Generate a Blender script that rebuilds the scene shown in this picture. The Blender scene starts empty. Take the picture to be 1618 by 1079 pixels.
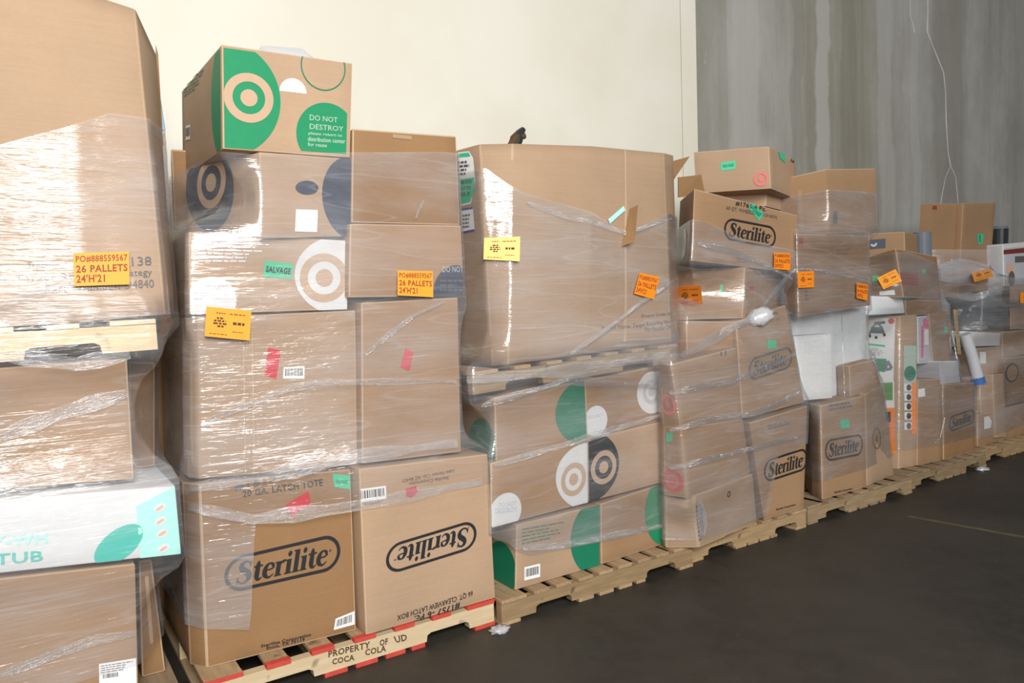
import bpy, bmesh, math, random
from mathutils import Vector, Matrix, noise
from mathutils.bvhtree import BVHTree
random.seed(7)
W, H = 1618, 1079
SC = bpy.context.scene
COL = SC.collection

# ------------------------------------------------------------------ camera
F_PX, YAW, PITCH, ROLL = 1170.0, math.radians(33.8), math.radians(2.79), 0.03
CO = Vector((0.0, -2.79, 1.417))
_r0 = Vector((math.cos(YAW), -math.sin(YAW), 0)); _fh = Vector((math.sin(YAW), math.cos(YAW), 0)); _z = Vector((0, 0, 1))
CF = math.cos(PITCH) * _fh - math.sin(PITCH) * _z
_u0 = math.sin(PITCH) * _fh + math.cos(PITCH) * _z
CR = math.cos(ROLL) * _r0 - math.sin(ROLL) * _u0
CU = math.cos(ROLL) * _u0 + math.sin(ROLL) * _r0
cd = bpy.data.cameras.new('camera'); cam = bpy.data.objects.new('camera', cd); COL.objects.link(cam)
cd.sensor_width = 36.0; cd.lens = 36.0 * F_PX / W; cd.clip_start = 0.05; cd.clip_end = 200
m3 = Matrix((CR, CU, -CF)).transposed()
cam.matrix_world = Matrix.Translation(CO) @ m3.to_4x4()
SC.camera = cam

# ------------------------------------------------------------------ light
world = bpy.data.worlds.new('world'); SC.world = world; world.use_nodes = True
bg = world.node_tree.nodes['Background']; bg.inputs[0].default_value = (0.93, 0.96, 1.0, 1); bg.inputs[1].default_value = 0.17
def area(name, loc, target, sx, sy, power, col):
    l = bpy.data.lights.new(name, 'AREA'); l.shape = 'RECTANGLE'; l.size = sx; l.size_y = sy; l.energy = power; l.color = col
    o = bpy.data.objects.new(name, l); COL.objects.link(o); o.location = loc
    o.rotation_euler = (Vector(target) - Vector(loc)).to_track_quat('-Z', 'Y').to_euler()
    return o
area('camera_flash', (-0.12, -3.20, 2.30), (2.2, 0, 1.9), 0.5, 0.5, 72, (1.0, 0.985, 0.96))
area('dock_door_daylight', (-0.8, -9.0, 5.2), (3.0, 0, 2.2), 5.0, 4.0, 1080, (1.0, 0.985, 0.96))
SC.view_settings.view_transform = 'Standard'; SC.view_settings.look = 'None'
SC.view_settings.exposure = 0.0; SC.view_settings.gamma = 1.0; SC.view_settings.use_curve_mapping = False

# ------------------------------------------------------------------ photo geometry helpers
def ray(px, py): return CF + CR * ((px - W / 2) / F_PX) - CU * ((py - H / 2) / F_PX)
def PY(px, py, Y):
    d = ray(px, py); return CO + d * ((Y - CO.y) / d.y)
def PZ(px, py, Z):
    d = ray(px, py); return CO + d * ((Z - CO.z) / d.z)
def PYZ(px, Y, Z):
    k = (px - W / 2) / F_PX
    a = CR - CF * k                      # a . (p-CO) = 0
    x = -(a.y * (Y - CO.y) + a.z * (Z - CO.z)) / a.x
    return Vector((x, Y, Z))
def lerp(a, b, t): return a + (b - a) * t

# ------------------------------------------------------------------ materials
def nodes(name):
    m = bpy.data.materials.new(name); m.use_nodes = True
    nt = m.node_tree; nt.nodes.clear()
    out = nt.nodes.new('ShaderNodeOutputMaterial')
    return m, nt, out
def N(nt, typ, **kw):
    n = nt.nodes.new(typ)
    for k, v in kw.items():
        if k.startswith('i_'):
            key = k[2:]
            n.inputs[int(key) if key.isdigit() else key.replace('_', ' ')].default_value = v
        else: setattr(n, k, v)
    return n
def L(nt, a, b): nt.links.new(a, b)
def rgb(c): return (c[0], c[1], c[2], 1)
def mixcol(nt, fac, a, b, mode='MIX'):
    n = nt.nodes.new('ShaderNodeMix'); n.data_type = 'RGBA'; n.blend_type = mode
    for sock, v in ((n.inputs[0], fac), (n.inputs[6], a), (n.inputs[7], b)):
        if hasattr(v, 'is_linked'): L(nt, v, sock)
        elif isinstance(v, (int, float)): sock.default_value = v
        else: sock.default_value = rgb(v)
    return n.outputs[2]
def mapping(nt, scale, coord='Object', rot=(0, 0, 0)):
    tc = N(nt, 'ShaderNodeTexCoord'); mp = N(nt, 'ShaderNodeMapping')
    mp.inputs['Scale'].default_value = scale; mp.inputs['Rotation'].default_value = rot
    L(nt, tc.outputs[coord], mp.inputs[0]); return mp.outputs[0]
def ntex(nt, vec, scale, detail=4, rough=0.55):
    n = N(nt, 'ShaderNodeTexNoise'); n.inputs['Scale'].default_value = scale
    n.inputs['Detail'].default_value = detail; n.inputs['Roughness'].default_value = rough
    L(nt, vec, n.inputs['Vector']); return n.outputs[0]
def ramp(nt, fac, stops):
    r = N(nt, 'ShaderNodeValToRGB'); L(nt, fac, r.inputs[0])
    e = r.color_ramp.elements
    while len(e) < len(stops): e.new(0.5)
    for q, (p, c) in zip(e, stops):
        q.position = p; q.color = rgb(c) if not isinstance(c, (int, float)) else (c, c, c, 1)
    return r.outputs[0]

def mat_card(name, col, edge=False):
    m, nt, out = nodes(name)
    b = N(nt, 'ShaderNodeBsdfPrincipled'); b.inputs['Roughness'].default_value = 0.72
    b.inputs['Specular IOR Level'].default_value = 0.25
    v = mapping(nt, (1, 1, 1))
    oi = N(nt, 'ShaderNodeObjectInfo')
    big = ntex(nt, v, 2.2, 4)
    fine = ntex(nt, v, 90, 3)
    vs = mapping(nt, (3, 3, 140))
    corr = ntex(nt, vs, 1.0, 2)
    c = mixcol(nt, ramp(nt, big, [(0.3, 0.0), (0.75, 1.0)]), [x * 0.90 for x in col], [min(1, x * 1.07) for x in col])
    c = mixcol(nt, 0.10, c, ramp(nt, corr, [(0.3, (0.5,) * 3), (0.7, (1,) * 3)]), 'MULTIPLY')
    c = mixcol(nt, 0.10, c, ramp(nt, fine, [(0.3, (0.6,) * 3), (0.7, (1,) * 3)]), 'MULTIPLY')
    hs = N(nt, 'ShaderNodeHueSaturation'); L(nt, c, hs.inputs['Color'])
    mr = N(nt, 'ShaderNodeMapRange'); L(nt, oi.outputs['Random'], mr.inputs[0]); mr.inputs[3].default_value = 0.93; mr.inputs[4].default_value = 1.07
    L(nt, mr.outputs[0], hs.inputs['Value'])
    L(nt, hs.outputs[0], b.inputs['Base Color'])
    bp = N(nt, 'ShaderNodeBump'); bp.inputs['Strength'].default_value = 0.12; bp.inputs['Distance'].default_value = 0.004
    L(nt, corr, bp.inputs['Height']); L(nt, bp.outputs[0], b.inputs['Normal'])
    L(nt, b.outputs[0], out.inputs[0]); return m
def mat_plain(name, col, rough=0.6, spec=0.3, var=0.06, scale=30, metal=0.0):
    m, nt, out = nodes(name)
    b = N(nt, 'ShaderNodeBsdfPrincipled'); b.inputs['Roughness'].default_value = rough
    b.inputs['Specular IOR Level'].default_value = spec; b.inputs['Metallic'].default_value = metal
    n = ntex(nt, mapping(nt, (1, 1, 1)), scale, 3)
    c = mixcol(nt, n, [x * (1 - var) for x in col], [min(1, x * (1 + var)) for x in col])
    L(nt, c, b.inputs['Base Color']); L(nt, b.outputs[0], out.inputs[0]); return m
def mat_wood(name, c1, c2, axis=0):
    m, nt, out = nodes(name)
    b = N(nt, 'ShaderNodeBsdfPrincipled'); b.inputs['Roughness'].default_value = 0.8; b.inputs['Specular IOR Level'].default_value = 0.2
    sc = [3, 26, 26] if axis == 0 else [26, 3, 26]
    g = ntex(nt, mapping(nt, sc), 1.6, 6, 0.65)
    k = ntex(nt, mapping(nt, (4, 4, 4)), 2.0, 2)
    c = mixcol(nt, ramp(nt, g, [(0.3, 0.0), (0.7, 1.0)]), c1, c2)
    c = mixcol(nt, ramp(nt, k, [(0.68, 0.0), (0.74, 0.8)]), c, [x * 0.45 for x in c1])
    hs = N(nt, 'ShaderNodeHueSaturation'); L(nt, c, hs.inputs['Color'])
    oi = N(nt, 'ShaderNodeObjectInfo'); mr = N(nt, 'ShaderNodeMapRange'); L(nt, oi.outputs['Random'], mr.inputs[0]); mr.inputs[3].default_value = 0.8; mr.inputs[4].default_value = 1.12
    L(nt, mr.outputs[0], hs.inputs['Value']); L(nt, hs.outputs[0], b.inputs['Base Color'])
    bp = N(nt, 'ShaderNodeBump'); bp.inputs['Strength'].default_value = 0.3; bp.inputs['Distance'].default_value = 0.004
    L(nt, g, bp.inputs['Height']); L(nt, bp.outputs[0], b.inputs['Normal'])
    L(nt, b.outputs[0], out.inputs[0]); return m

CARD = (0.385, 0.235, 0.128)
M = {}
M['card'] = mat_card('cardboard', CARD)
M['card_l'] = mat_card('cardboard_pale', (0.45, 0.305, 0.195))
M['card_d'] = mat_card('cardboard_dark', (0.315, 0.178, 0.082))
M['edge'] = mat_card('cardboard_edge', (0.54, 0.385, 0.25))
M['inside'] = mat_card('cardboard_inside', (0.33, 0.21, 0.12))
for k, c, r in (('black', (0.022, 0.022, 0.025), .6), ('grey_ink', (0.12, 0.11, 0.11), .6), ('faint', (0.22, 0.14, 0.085), .7), ('green', (0.015, 0.25, 0.105), .55),
                ('dgreen', (0.012, 0.19, 0.10), .55), ('white', (0.68, 0.68, 0.68), .55), ('navy', (0.045, 0.055, 0.085), .5), ('kraft', (0.52, 0.355, 0.235), .7),
                ('red', (0.62, 0.03, 0.045), .5), ('pinkred', (0.70, 0.16, 0.14), .55), ('redtape', (0.56, 0.022, 0.04), .4), ('orange', (0.95, 0.27, 0.012), .5),
                ('amber', (0.95, 0.355, 0.035), .5), ('yellow', (0.98, 0.60, 0.17), .5), ('mint', (0.05, 0.52, 0.28), .5), ('teal', (0.42, 0.80, 0.72), .5), ('dteal', (0.06, 0.48, 0.40), .5),
                ('brown_ink', (0.30, 0.06, 0.02), .6), ('paper', (0.82, 0.82, 0.81), .6), ('blue', (0.05, 0.14, 0.36), .45), ('purple', (0.07, 0.05, 0.32), .5),
                ('foam', (0.80, 0.83, 0.85), .55), ('grey_plastic', (0.16, 0.19, 0.22), .45), ('dark_plastic', (0.03, 0.033, 0.036), .35), ('palegrey', (0.50, 0.50, 0.53), .6),
                ('sky', (0.42, 0.62, 0.85), .6), ('leaf', (0.10, 0.30, 0.06), .6), ('pink', (0.75, 0.12, 0.30), .5), ('redbrown', (0.20, 0.03, 0.025), .5), ('tape', (0.40, 0.275, 0.17), .25),
                ('skin', (0.70, 0.42, 0.30), .6), ('palegreen', (0.45, 0.55, 0.45), .6)):
    M[k] = mat_plain(k, c, r)
M['bag'] = mat_plain('dark_grey_bag', (0.075, 0.082, 0.09), .3, .5)
M['wood'] = mat_wood('pallet_wood', (0.29, 0.19, 0.095), (0.43, 0.30, 0.165), 0)
M['wood_y'] = mat_wood('pallet_board_wood', (0.32, 0.21, 0.11), (0.47, 0.33, 0.195), 1)
M['wood_new'] = mat_wood('pale_new_wood', (0.62, 0.47, 0.28), (0.72, 0.58, 0.38), 0)
M['wood_newy'] = mat_wood('pale_new_board_wood', (0.70, 0.57, 0.38), (0.80, 0.70, 0.50), 1)
M['wood_g'] = mat_wood('weathered_wood', (0.26, 0.18, 0.10), (0.40, 0.29, 0.17), 0)
M['wood_gy'] = mat_wood('weathered_board_wood', (0.27, 0.185, 0.11), (0.40, 0.29, 0.18), 1)
M['redpaint'] = mat_plain('red_paint', (0.55, 0.07, 0.05), .7, .2, .3)
M['stencil'] = mat_plain('stencil_ink', (0.10, 0.06, 0.03), .8, .1, .4, 60)

def mat_film(name, base, veil, streak, gloss=0.10, line_amt=0.6):
    m, nt, out = nodes(name)
    uv = N(nt, 'ShaderNodeTexCoord').outputs['UV']
    def mp(sx, sy, rz=0.0, off=0.0):
        q = N(nt, 'ShaderNodeMapping'); q.inputs['Scale'].default_value = (sx, sy, 1); q.inputs['Rotation'].default_value = (0, 0, rz); q.inputs['Location'].default_value = (off, off, 0)
        L(nt, uv, q.inputs[0]); return q.outputs[0]
    patch = ntex(nt, mp(1.6, 4.5, 0.22), 1.0, 5, 0.6)
    line = ntex(nt, mp(2.6, 75, 0.05), 1.0, 3, 0.6)
    line2 = ntex(nt, mp(6.0, 30, 0.30, 3.1), 1.0, 4, 0.6)
    fold = ntex(nt, mp(0.9, 7, 0.35, 8.0), 1.0, 2, 0.5)
    def math2(op, a, b):
        n = N(nt, 'ShaderNodeMath'); n.operation = op
        for i, v in enumerate((a, b)):
            if hasattr(v, 'is_linked'): L(nt, v, n.inputs[i])
            else: n.inputs[i].default_value = v
        return n.outputs[0]
    a = ramp(nt, patch, [(0.38, 0.0), (0.72, 1.0)])
    s = ramp(nt, line, [(0.60, 0.0), (0.74, 1.0)])
    f = ramp(nt, fold, [(0.485, 0.0), (0.50, 1.0), (0.515, 0.0)])
    al = math2('ADD', base, math2('MULTIPLY', a, veil))
    al = math2('ADD', al, math2('MULTIPLY', math2('MULTIPLY', s, a), streak))
    al = math2('ADD', al, math2('MULTIPLY', f, 0.07))
    hgt = math2('ADD', math2('MULTIPLY', line, line_amt), math2('ADD', math2('MULTIPLY', line2, 0.7), math2('MULTIPLY', patch, 2.6)))
    bp = N(nt, 'ShaderNodeBump'); bp.inputs['Strength'].default_value = 0.75; bp.inputs['Distance'].default_value = 0.008
    L(nt, hgt, bp.inputs['Height'])
    tr = N(nt, 'ShaderNodeBsdfTransparent'); tr.inputs[0].default_value = (0.985, 0.985, 0.985, 1)
    df = N(nt, 'ShaderNodeBsdfDiffuse'); df.inputs[0].default_value = (0.80, 0.82, 0.86, 1); L(nt, bp.outputs[0], df.inputs['Normal'])
    mx = N(nt, 'ShaderNodeMixShader'); L(nt, al, mx.inputs[0]); L(nt, tr.outputs[0], mx.inputs[1]); L(nt, df.outputs[0], mx.inputs[2])
    gl = N(nt, 'ShaderNodeBsdfGlossy'); gl.inputs['Roughness'].default_value = 0.16; gl.inputs[0].default_value = (1, 1, 1, 1); L(nt, bp.outputs[0], gl.inputs['Normal'])
    mx2 = N(nt, 'ShaderNodeMixShader')
    fr = N(nt, 'ShaderNodeFresnel'); fr.inputs[0].default_value = 1.45
    g = math2('MULTIPLY', fr.outputs[0], 1.0)
    g = math2('ADD', math2('MINIMUM', g, 0.35), gloss - 0.05)
    L(nt, g, mx2.inputs[0]); L(nt, mx.outputs[0], mx2.inputs[1]); L(nt, gl.outputs[0], mx2.inputs[2])
    L(nt, mx2.outputs[0], out.inputs[0]); return m
M['film'] = mat_film('stretch_film', 0.05, 0.16, 0.26, line_amt=.4)
M['film_dense'] = mat_film('stretch_film_dense', 0.06, 0.17, 0.24, gloss=.046, line_amt=.55)
M['band'] = mat_film('film_band', 0.09, 0.20, 0.20, 0.10)
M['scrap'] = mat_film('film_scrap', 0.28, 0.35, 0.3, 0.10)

def mat_floor():
    m, nt, out = nodes('dark_concrete_floor')
    b = N(nt, 'ShaderNodeBsdfPrincipled')
    v = mapping(nt, (1, 1, 1))
    a = ntex(nt, v, 0.9, 8, 0.62); f = ntex(nt, v, 9, 6, 0.65); sp = ntex(nt, v, 55, 2)
    c = mixcol(nt, ramp(nt, a, [(0.32, 0.0), (0.68, 1.0)]), (0.020, 0.0175, 0.0135), (0.046, 0.040, 0.031))
    c = mixcol(nt, ramp(nt, f, [(0.35, 0.0), (0.75, 0.45)]), c, (0.060, 0.053, 0.042))
    c = mixcol(nt, ramp(nt, sp, [(0.77, 0.0), (0.785, 0.5)]), c, (0.35, 0.34, 0.30))
    L(nt, c, b.inputs['Base Color'])
    rr = ramp(nt, f, [(0.3, 0.42), (0.7, 0.68)]); L(nt, rr, b.inputs['Roughness']); b.inputs['Specular IOR Level'].default_value = 0.35
    bp = N(nt, 'ShaderNodeBump'); bp.inputs['Strength'].default_value = 0.15; bp.inputs['Distance'].default_value = 0.01; L(nt, f, bp.inputs['Height']); L(nt, bp.outputs[0], b.inputs['Normal'])
    L(nt, b.outputs[0], out.inputs[0]); return m
def mat_cream():
    m, nt, out = nodes('cream_painted_wall')
    b = N(nt, 'ShaderNodeBsdfPrincipled'); b.inputs['Roughness'].default_value = 0.55; b.inputs['Specular IOR Level'].default_value = 0.3
    v = mapping(nt, (1, 1, 1))
    a = ntex(nt, v, 0.8, 4); s = ntex(nt, mapping(nt, (5, 5, 12), rot=(0, 0.25, 0)), 1.4, 4, 0.7); g = ntex(nt, v, 1.5, 2)
    c = mixcol(nt, ramp(nt, a, [(0.42, 0.0), (0.58, 1.0)]), (0.77, 0.735, 0.615), (0.81, 0.785, 0.69))
    mn = N(nt, 'ShaderNodeMath'); mn.operation = 'MULTIPLY'
    L(nt, ramp(nt, s, [(0.725, 0.0), (0.76, 0.35)]), mn.inputs[0]); L(nt, ramp(nt, g, [(0.5, 0.0), (0.6, 1.0)]), mn.inputs[1])
    c = mixcol(nt, mn.outputs[0], c, (0.35, 0.32, 0.27))
    L(nt, c, b.inputs['Base Color']); L(nt, b.outputs[0], out.inputs[0]); return m
def mat_concrete(dark=1.0, bands=()):
    m, nt, out = nodes('streaked_concrete')
    b = N(nt, 'ShaderNodeBsdfPrincipled'); b.inputs['Roughness'].default_value = 0.85; b.inputs['Specular IOR Level'].default_value = 0.2
    st = ntex(nt, mapping(nt, (1.1, 1, 0.10)), 1.0, 3, 0.5)
    fs = ntex(nt, mapping(nt, (9, 1, 0.45)), 1.0, 6, 0.7)
    bl = ntex(nt, mapping(nt, (1, 1, 0.6)), 1.6, 7, 0.65)
    sp = ntex(nt, mapping(nt, (1, 1, 0.35)), 10, 5, 0.7)
    c = mixcol(nt, ramp(nt, st, [(0.38, 0.0), (0.62, 1.0)]), (0.30 * dark, 0.285 * dark, 0.235 * dark), (0.42 * dark, 0.415 * dark, 0.385 * dark))
    c = mixcol(nt, ramp(nt, fs, [(0.45, 0.0), (0.80, 0.45)]), c, (0.50 * dark, 0.49 * dark, 0.46 * dark))
    c = mixcol(nt, ramp(nt, fs, [(0.22, 0.4), (0.42, 0.0)]), c, (0.21 * dark, 0.20 * dark, 0.165 * dark))
    c = mixcol(nt, ramp(nt, bl, [(0.30, 0.55), (0.60, 0.0)]), c, (0.24 * dark, 0.225 * dark, 0.18 * dark))
    c = mixcol(nt, ramp(nt, sp, [(0.62, 0.0), (0.75, 0.4)]), c, (0.55, 0.54, 0.50))
    sx = N(nt, 'ShaderNodeSeparateXYZ'); L(nt, mapping(nt, (1, 1, 1)), sx.inputs[0])
    wob = ntex(nt, mapping(nt, (0.5, 1, 0.5)), 2.0, 5, 0.6)
    for x0, wd, dk, amt in bands:
        q = N(nt, 'ShaderNodeMath'); q.operation = 'MULTIPLY_ADD'; L(nt, wob, q.inputs[0]); q.inputs[1].default_value = 0.35; L(nt, sx.outputs[0], q.inputs[2])
        q2 = N(nt, 'ShaderNodeMath'); q2.operation = 'SUBTRACT'; L(nt, q.outputs[0], q2.inputs[0]); q2.inputs[1].default_value = x0 + 0.175
        q3 = N(nt, 'ShaderNodeMath'); q3.operation = 'ABSOLUTE'; L(nt, q2.outputs[0], q3.inputs[0])
        c = mixcol(nt, ramp(nt, q3.outputs[0], [(wd * 0.7, amt), (wd, 0.0)]), c, (0.47, 0.465, 0.435) if dk else (0.21, 0.20, 0.16))
    L(nt, c, b.inputs['Base Color'])
    bp = N(nt, 'ShaderNodeBump'); bp.inputs['Strength'].default_value = 0.3; bp.inputs['Distance'].default_value = 0.01; L(nt, fs, bp.inputs['Height']); L(nt, bp.outputs[0], b.inputs['Normal'])
    L(nt, b.outputs[0], out.inputs[0]); return m
M['floor'] = mat_floor(); M['cream'] = mat_cream(); M['concrete'] = mat_concrete(1.0, [(PY(px_, 120, 1.42).x, w_, d_, a_) for px_, w_, d_, a_ in ((1180, .22, 1, .6), (1298, .11, 1, .75), (1260, .10, 0, .35), (1340, .16, 0, .4), (1400, .15, 1, .45), (1446, .10, 1, .5), (1500, .4, 0, .45))]); M['concrete2'] = mat_concrete(0.92)
M['crack'] = mat_plain('pale_crack_fill', (0.66, 0.65, 0.61), .8, .2, .2)
M['yellowline'] = mat_plain('worn_yellow_line', (0.10, 0.086, 0.05), .8, .2, .6, 12)

# ------------------------------------------------------------------ mesh helpers
def link(name, me, mat=None, parent=None):
    o = bpy.data.objects.new(name, me); COL.objects.link(o)
    if mat is not None and me is not None:
        for x in (mat if isinstance(mat, (list, tuple)) else [mat]): me.materials.append(x if not isinstance(x, str) else M[x])
    if parent is not None:
        o.parent = parent
        o.matrix_parent_inverse = parent.matrix_world.inverted() if parent.get('_w') is None else Matrix(parent['_w']).inverted()
    return o
def tag(o, label, cat, group=None, kind=None):
    o['label'] = label; o['category'] = cat
    if group: o['group'] = group
    if kind: o['kind'] = kind
    return o
def mesh(name, verts, faces, smooth=False):
    me = bpy.data.meshes.new(name); me.from_pydata([tuple(v) for v in verts], [], faces); me.update()
    if smooth: me.polygons.foreach_set('use_smooth', [True] * len(me.polygons))
    return me
def bm_mesh(name, bm, smooth=False):
    bmesh.ops.recalc_face_normals(bm, faces=bm.faces)
    me = bpy.data.meshes.new(name); bm.to_mesh(me); bm.free()
    if smooth: me.polygons.foreach_set('use_smooth', [True] * len(me.polygons))
    return me
def rebase(o, p):
    """move a mesh object's origin to p (vertices are in world coordinates)"""
    o.data.transform(Matrix.Translation(-Vector(p))); o.location = p
    o.matrix_basis = Matrix.Translation(p); o['_w'] = [list(r) for r in Matrix.Translation(p)]
def box_bm(bm, x0, x1, y0, y1, z0, z1, bev=0.0):
    v = [bm.verts.new(c) for c in ((x0, y0, z0), (x1, y0, z0), (x1, y1, z0), (x0, y1, z0), (x0, y0, z1), (x1, y0, z1), (x1, y1, z1), (x0, y1, z1))]
    fs = [bm.faces.new([v[i] for i in q]) for q in ((3, 2, 1, 0), (4, 5, 6, 7), (0, 1, 5, 4), (1, 2, 6, 5), (2, 3, 7, 6), (3, 0, 4, 7))]
    if bev:
        es = list({e for f in fs for e in f.edges})
        bmesh.ops.bevel(bm, geom=es, offset=bev, segments=2, affect='EDGES', profile=0.5)
def tube_mesh(name, path, radii, seg=14, cap=True):
    verts, faces = [], []
    n = len(path)
    for i, p in enumerate(path):
        t = (path[min(i + 1, n - 1)] - path[max(i - 1, 0)]).normalized()
        a = t.cross(Vector((0, 0, 1)))
        if a.length < 0.01: a = t.cross(Vector((0, 1, 0)))
        a.normalize(); b = a.cross(t).normalized()
        for j in range(seg):
            w = 2 * math.pi * j / seg
            verts.append(p + (a * math.cos(w) + b * math.sin(w)) * radii[i])
    for i in range(n - 1):
        for j in range(seg):
            k = (j + 1) % seg
            faces.append((i * seg + j, i * seg + k, (i + 1) * seg + k, (i + 1) * seg + j))
    if cap:
        faces.append(tuple(range(seg))[::-1]); faces.append(tuple(range((n - 1) * seg, n * seg)))
    return mesh(name, verts, faces, False)

# ------------------------------------------------------------------ prism boxes
ZD = 0.1175
STACK = {}
class Wall:
    """one side of a carton: s runs left to right seen from outside, t upwards"""
    def __init__(s, box, i):
        s.b = box; s.i = i; n = len(box.rb); j = (i + 1) % n
        s.c = (box.rb[i], box.rb[j], box.rt[j], box.rt[i])
        e = (s.c[1] - s.c[0]) + (s.c[2] - s.c[3]); u = (s.c[3] - s.c[0]) + (s.c[2] - s.c[1])
        s.ex = e.normalized(); s.n = e.cross(u).normalized(); s.up = s.n.cross(s.ex).normalized()
        s.w = e.length / 2; s.h = u.length / 2
    def base(s, a, t):
        c = s.c; return lerp(lerp(c[0], c[1], a), lerp(c[3], c[2], a), t)
    def pt(s, a, t, off=0.0):
        p = s.base(a, t)
        ca, ct = min(1, max(0, a)), min(1, max(0, t))
        fall = max(0, 16 * ca * (1 - ca) * ct * (1 - ct))
        fall = fall ** 0.5
        d = s.b.bul * fall + noise.noise(p * 2.7 + Vector((s.b.seed, 0, 0))) * s.b.dent * fall
        return p + s.n * (d + off)
    def st(s, px, py):
        d = ray(px, py); o = s.c[0]
        k = (o - CO).dot(s.n) / d.dot(s.n); p = CO + d * k
        a, t = 0.5, 0.5
        for _ in range(12):
            q = s.base(a, t); r = p - q
            da = lerp(s.c[1] - s.c[0], s.c[2] - s.c[3], t); dt = lerp(s.c[3] - s.c[0], s.c[2] - s.c[1], a)
            a1, b1, a2, b2 = da.dot(s.ex), dt.dot(s.ex), da.dot(s.up), dt.dot(s.up)
            det = a1 * b2 - a2 * b1; r1, r2 = r.dot(s.ex), r.dot(s.up)
            a += (r1 * b2 - r2 * b1) / det; t += (a1 * r2 - a2 * r1) / det
        return a, t
class Box:
    pass
_seed = [0.0]
def prism(name, label, cat, rb, rt, mat='card', edge='edge', bul=0.004, dent=0.006, bev=0.006, open_top=False, group=None, stack=None, res=None, inner=None):
    b = Box(); b.rb = [Vector(p) for p in rb]; b.rt = [Vector(p) for p in rt]; b.bul = bul; b.dent = dent
    _seed[0] += 3.7; b.seed = _seed[0]
    n = len(rb); b.walls = [Wall(b, i) for i in range(n)]
    bm = bmesh.new()
    top, bot = [], []
    for w in b.walls:
        ns = max(2, min(12, int(w.w / 0.06))); nt = max(2, min(14, int(w.h / 0.06)))
        g = [[bm.verts.new(w.pt(i / ns, j / nt)) for i in range(ns + 1)] for j in range(nt + 1)]
        for j in range(nt):
            for i in range(ns):
                bm.faces.new((g[j][i], g[j][i + 1], g[j + 1][i + 1], g[j + 1][i]))
        bot += g[0][:-1]; top += g[nt][:-1]
    if not open_top:
        bm.faces.new(top); bm.faces.new(bot[::-1])
    bmesh.ops.remove_doubles(bm, verts=bm.verts, dist=1e-4)
    es = [e for e in bm.edges if len(e.link_faces) == 2 and e.calc_face_angle(0) > 0.35]
    if bev:
        r = bmesh.ops.bevel(bm, geom=es, offset=bev, segments=2, affect='EDGES', profile=0.5)
        for f in r['faces']: f.material_index = 1
    me = bm_mesh(name, bm, True)
    try: me.set_sharp_from_angle(angle=math.radians(32))
    except Exception: pass
    o = link(name, me, [mat, edge])
    base = sum((p for p in b.rb), Vector()) / n; base.z = min(p.z for p in b.rb)
    rebase(o, base)
    if open_top:
        md = o.modifiers.new('thickness', 'SOLIDIFY'); md.thickness = 0.009; md.offset = -1
    tag(o, label, cat, group); b.o = o; b.base = base
    if stack is not None: STACK.setdefault(stack, []).append(b)
    return b
def corner(c, zb=ZD):
    bx, by, tx, ty, Y = c[:5]
    top = PY(tx, ty, Y if len(c) < 6 else c[5])
    bot = PYZ(bx, Y, zb) if by is None else PY(bx, by, Y)
    return bot, top
def qbox(label, bl, br, tr, tl, yl, yr, depth, stack, back=None, cham=None, name='cardboard_box', cat='box', **kw):
    """carton from its front face (corner pixels of the photograph on known depth planes)"""
    A, D = corner((bl[0], bl[1], tl[0], tl[1], yl)); B, C = corner((br[0], br[1], tr[0], tr[1], yr))
    nn = Vector((0, 1, 0))
    Bb, Cb = B + nn * depth, C + nn * depth
    if back is None: Ab, Db = A + nn * depth, D + nn * depth
    else:
        x, yb = back; Ab = PYZ(x, yb, A.z); Db = Vector((Ab.x, Ab.y, D.z)) + (D - A - Vector((0, 0, D.z - A.z)))
    rb, rt = [A, B, Bb, Ab], [D, C, Cb, Db]
    if cham is not None and len(cham) == 4:
        px_b, px_t, yc, bx_ = cham; rb.append(PYZ(px_b, yc, A.z)); rt.append(PYZ(px_t, yc, D.z)); Ab.x = Db.x = bx_
    elif cham is not None:
        dx, dy = cham; o_ = Vector((dx, dy, 0)); rb.append(A + o_); rt.append(D + o_)
        Ab.x += dx; Db.x += dx
    return prism(name, label, cat, rb, rt, stack=stack, **kw)
def cbox(label, Lc, Cc, Rc, stack, name='cardboard_box', cat='box', level=False, zb=ZD, **kw):
    """carton seen at its corner: left, near and right vertical edges"""
    a, a2 = corner(Lc, zb); b, b2 = corner(Cc, zb); c, c2 = corner(Rc, zb)
    if level:
        zt = b2.z; zl = b.z
        a.z = c.z = zl; a2.z = c2.z = zt
    d = a + c - b; d2 = a2 + c2 - b2
    return prism(name, label, cat, [a, b, c, d], [a2, b2, c2, d2], stack=stack, **kw)

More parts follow.
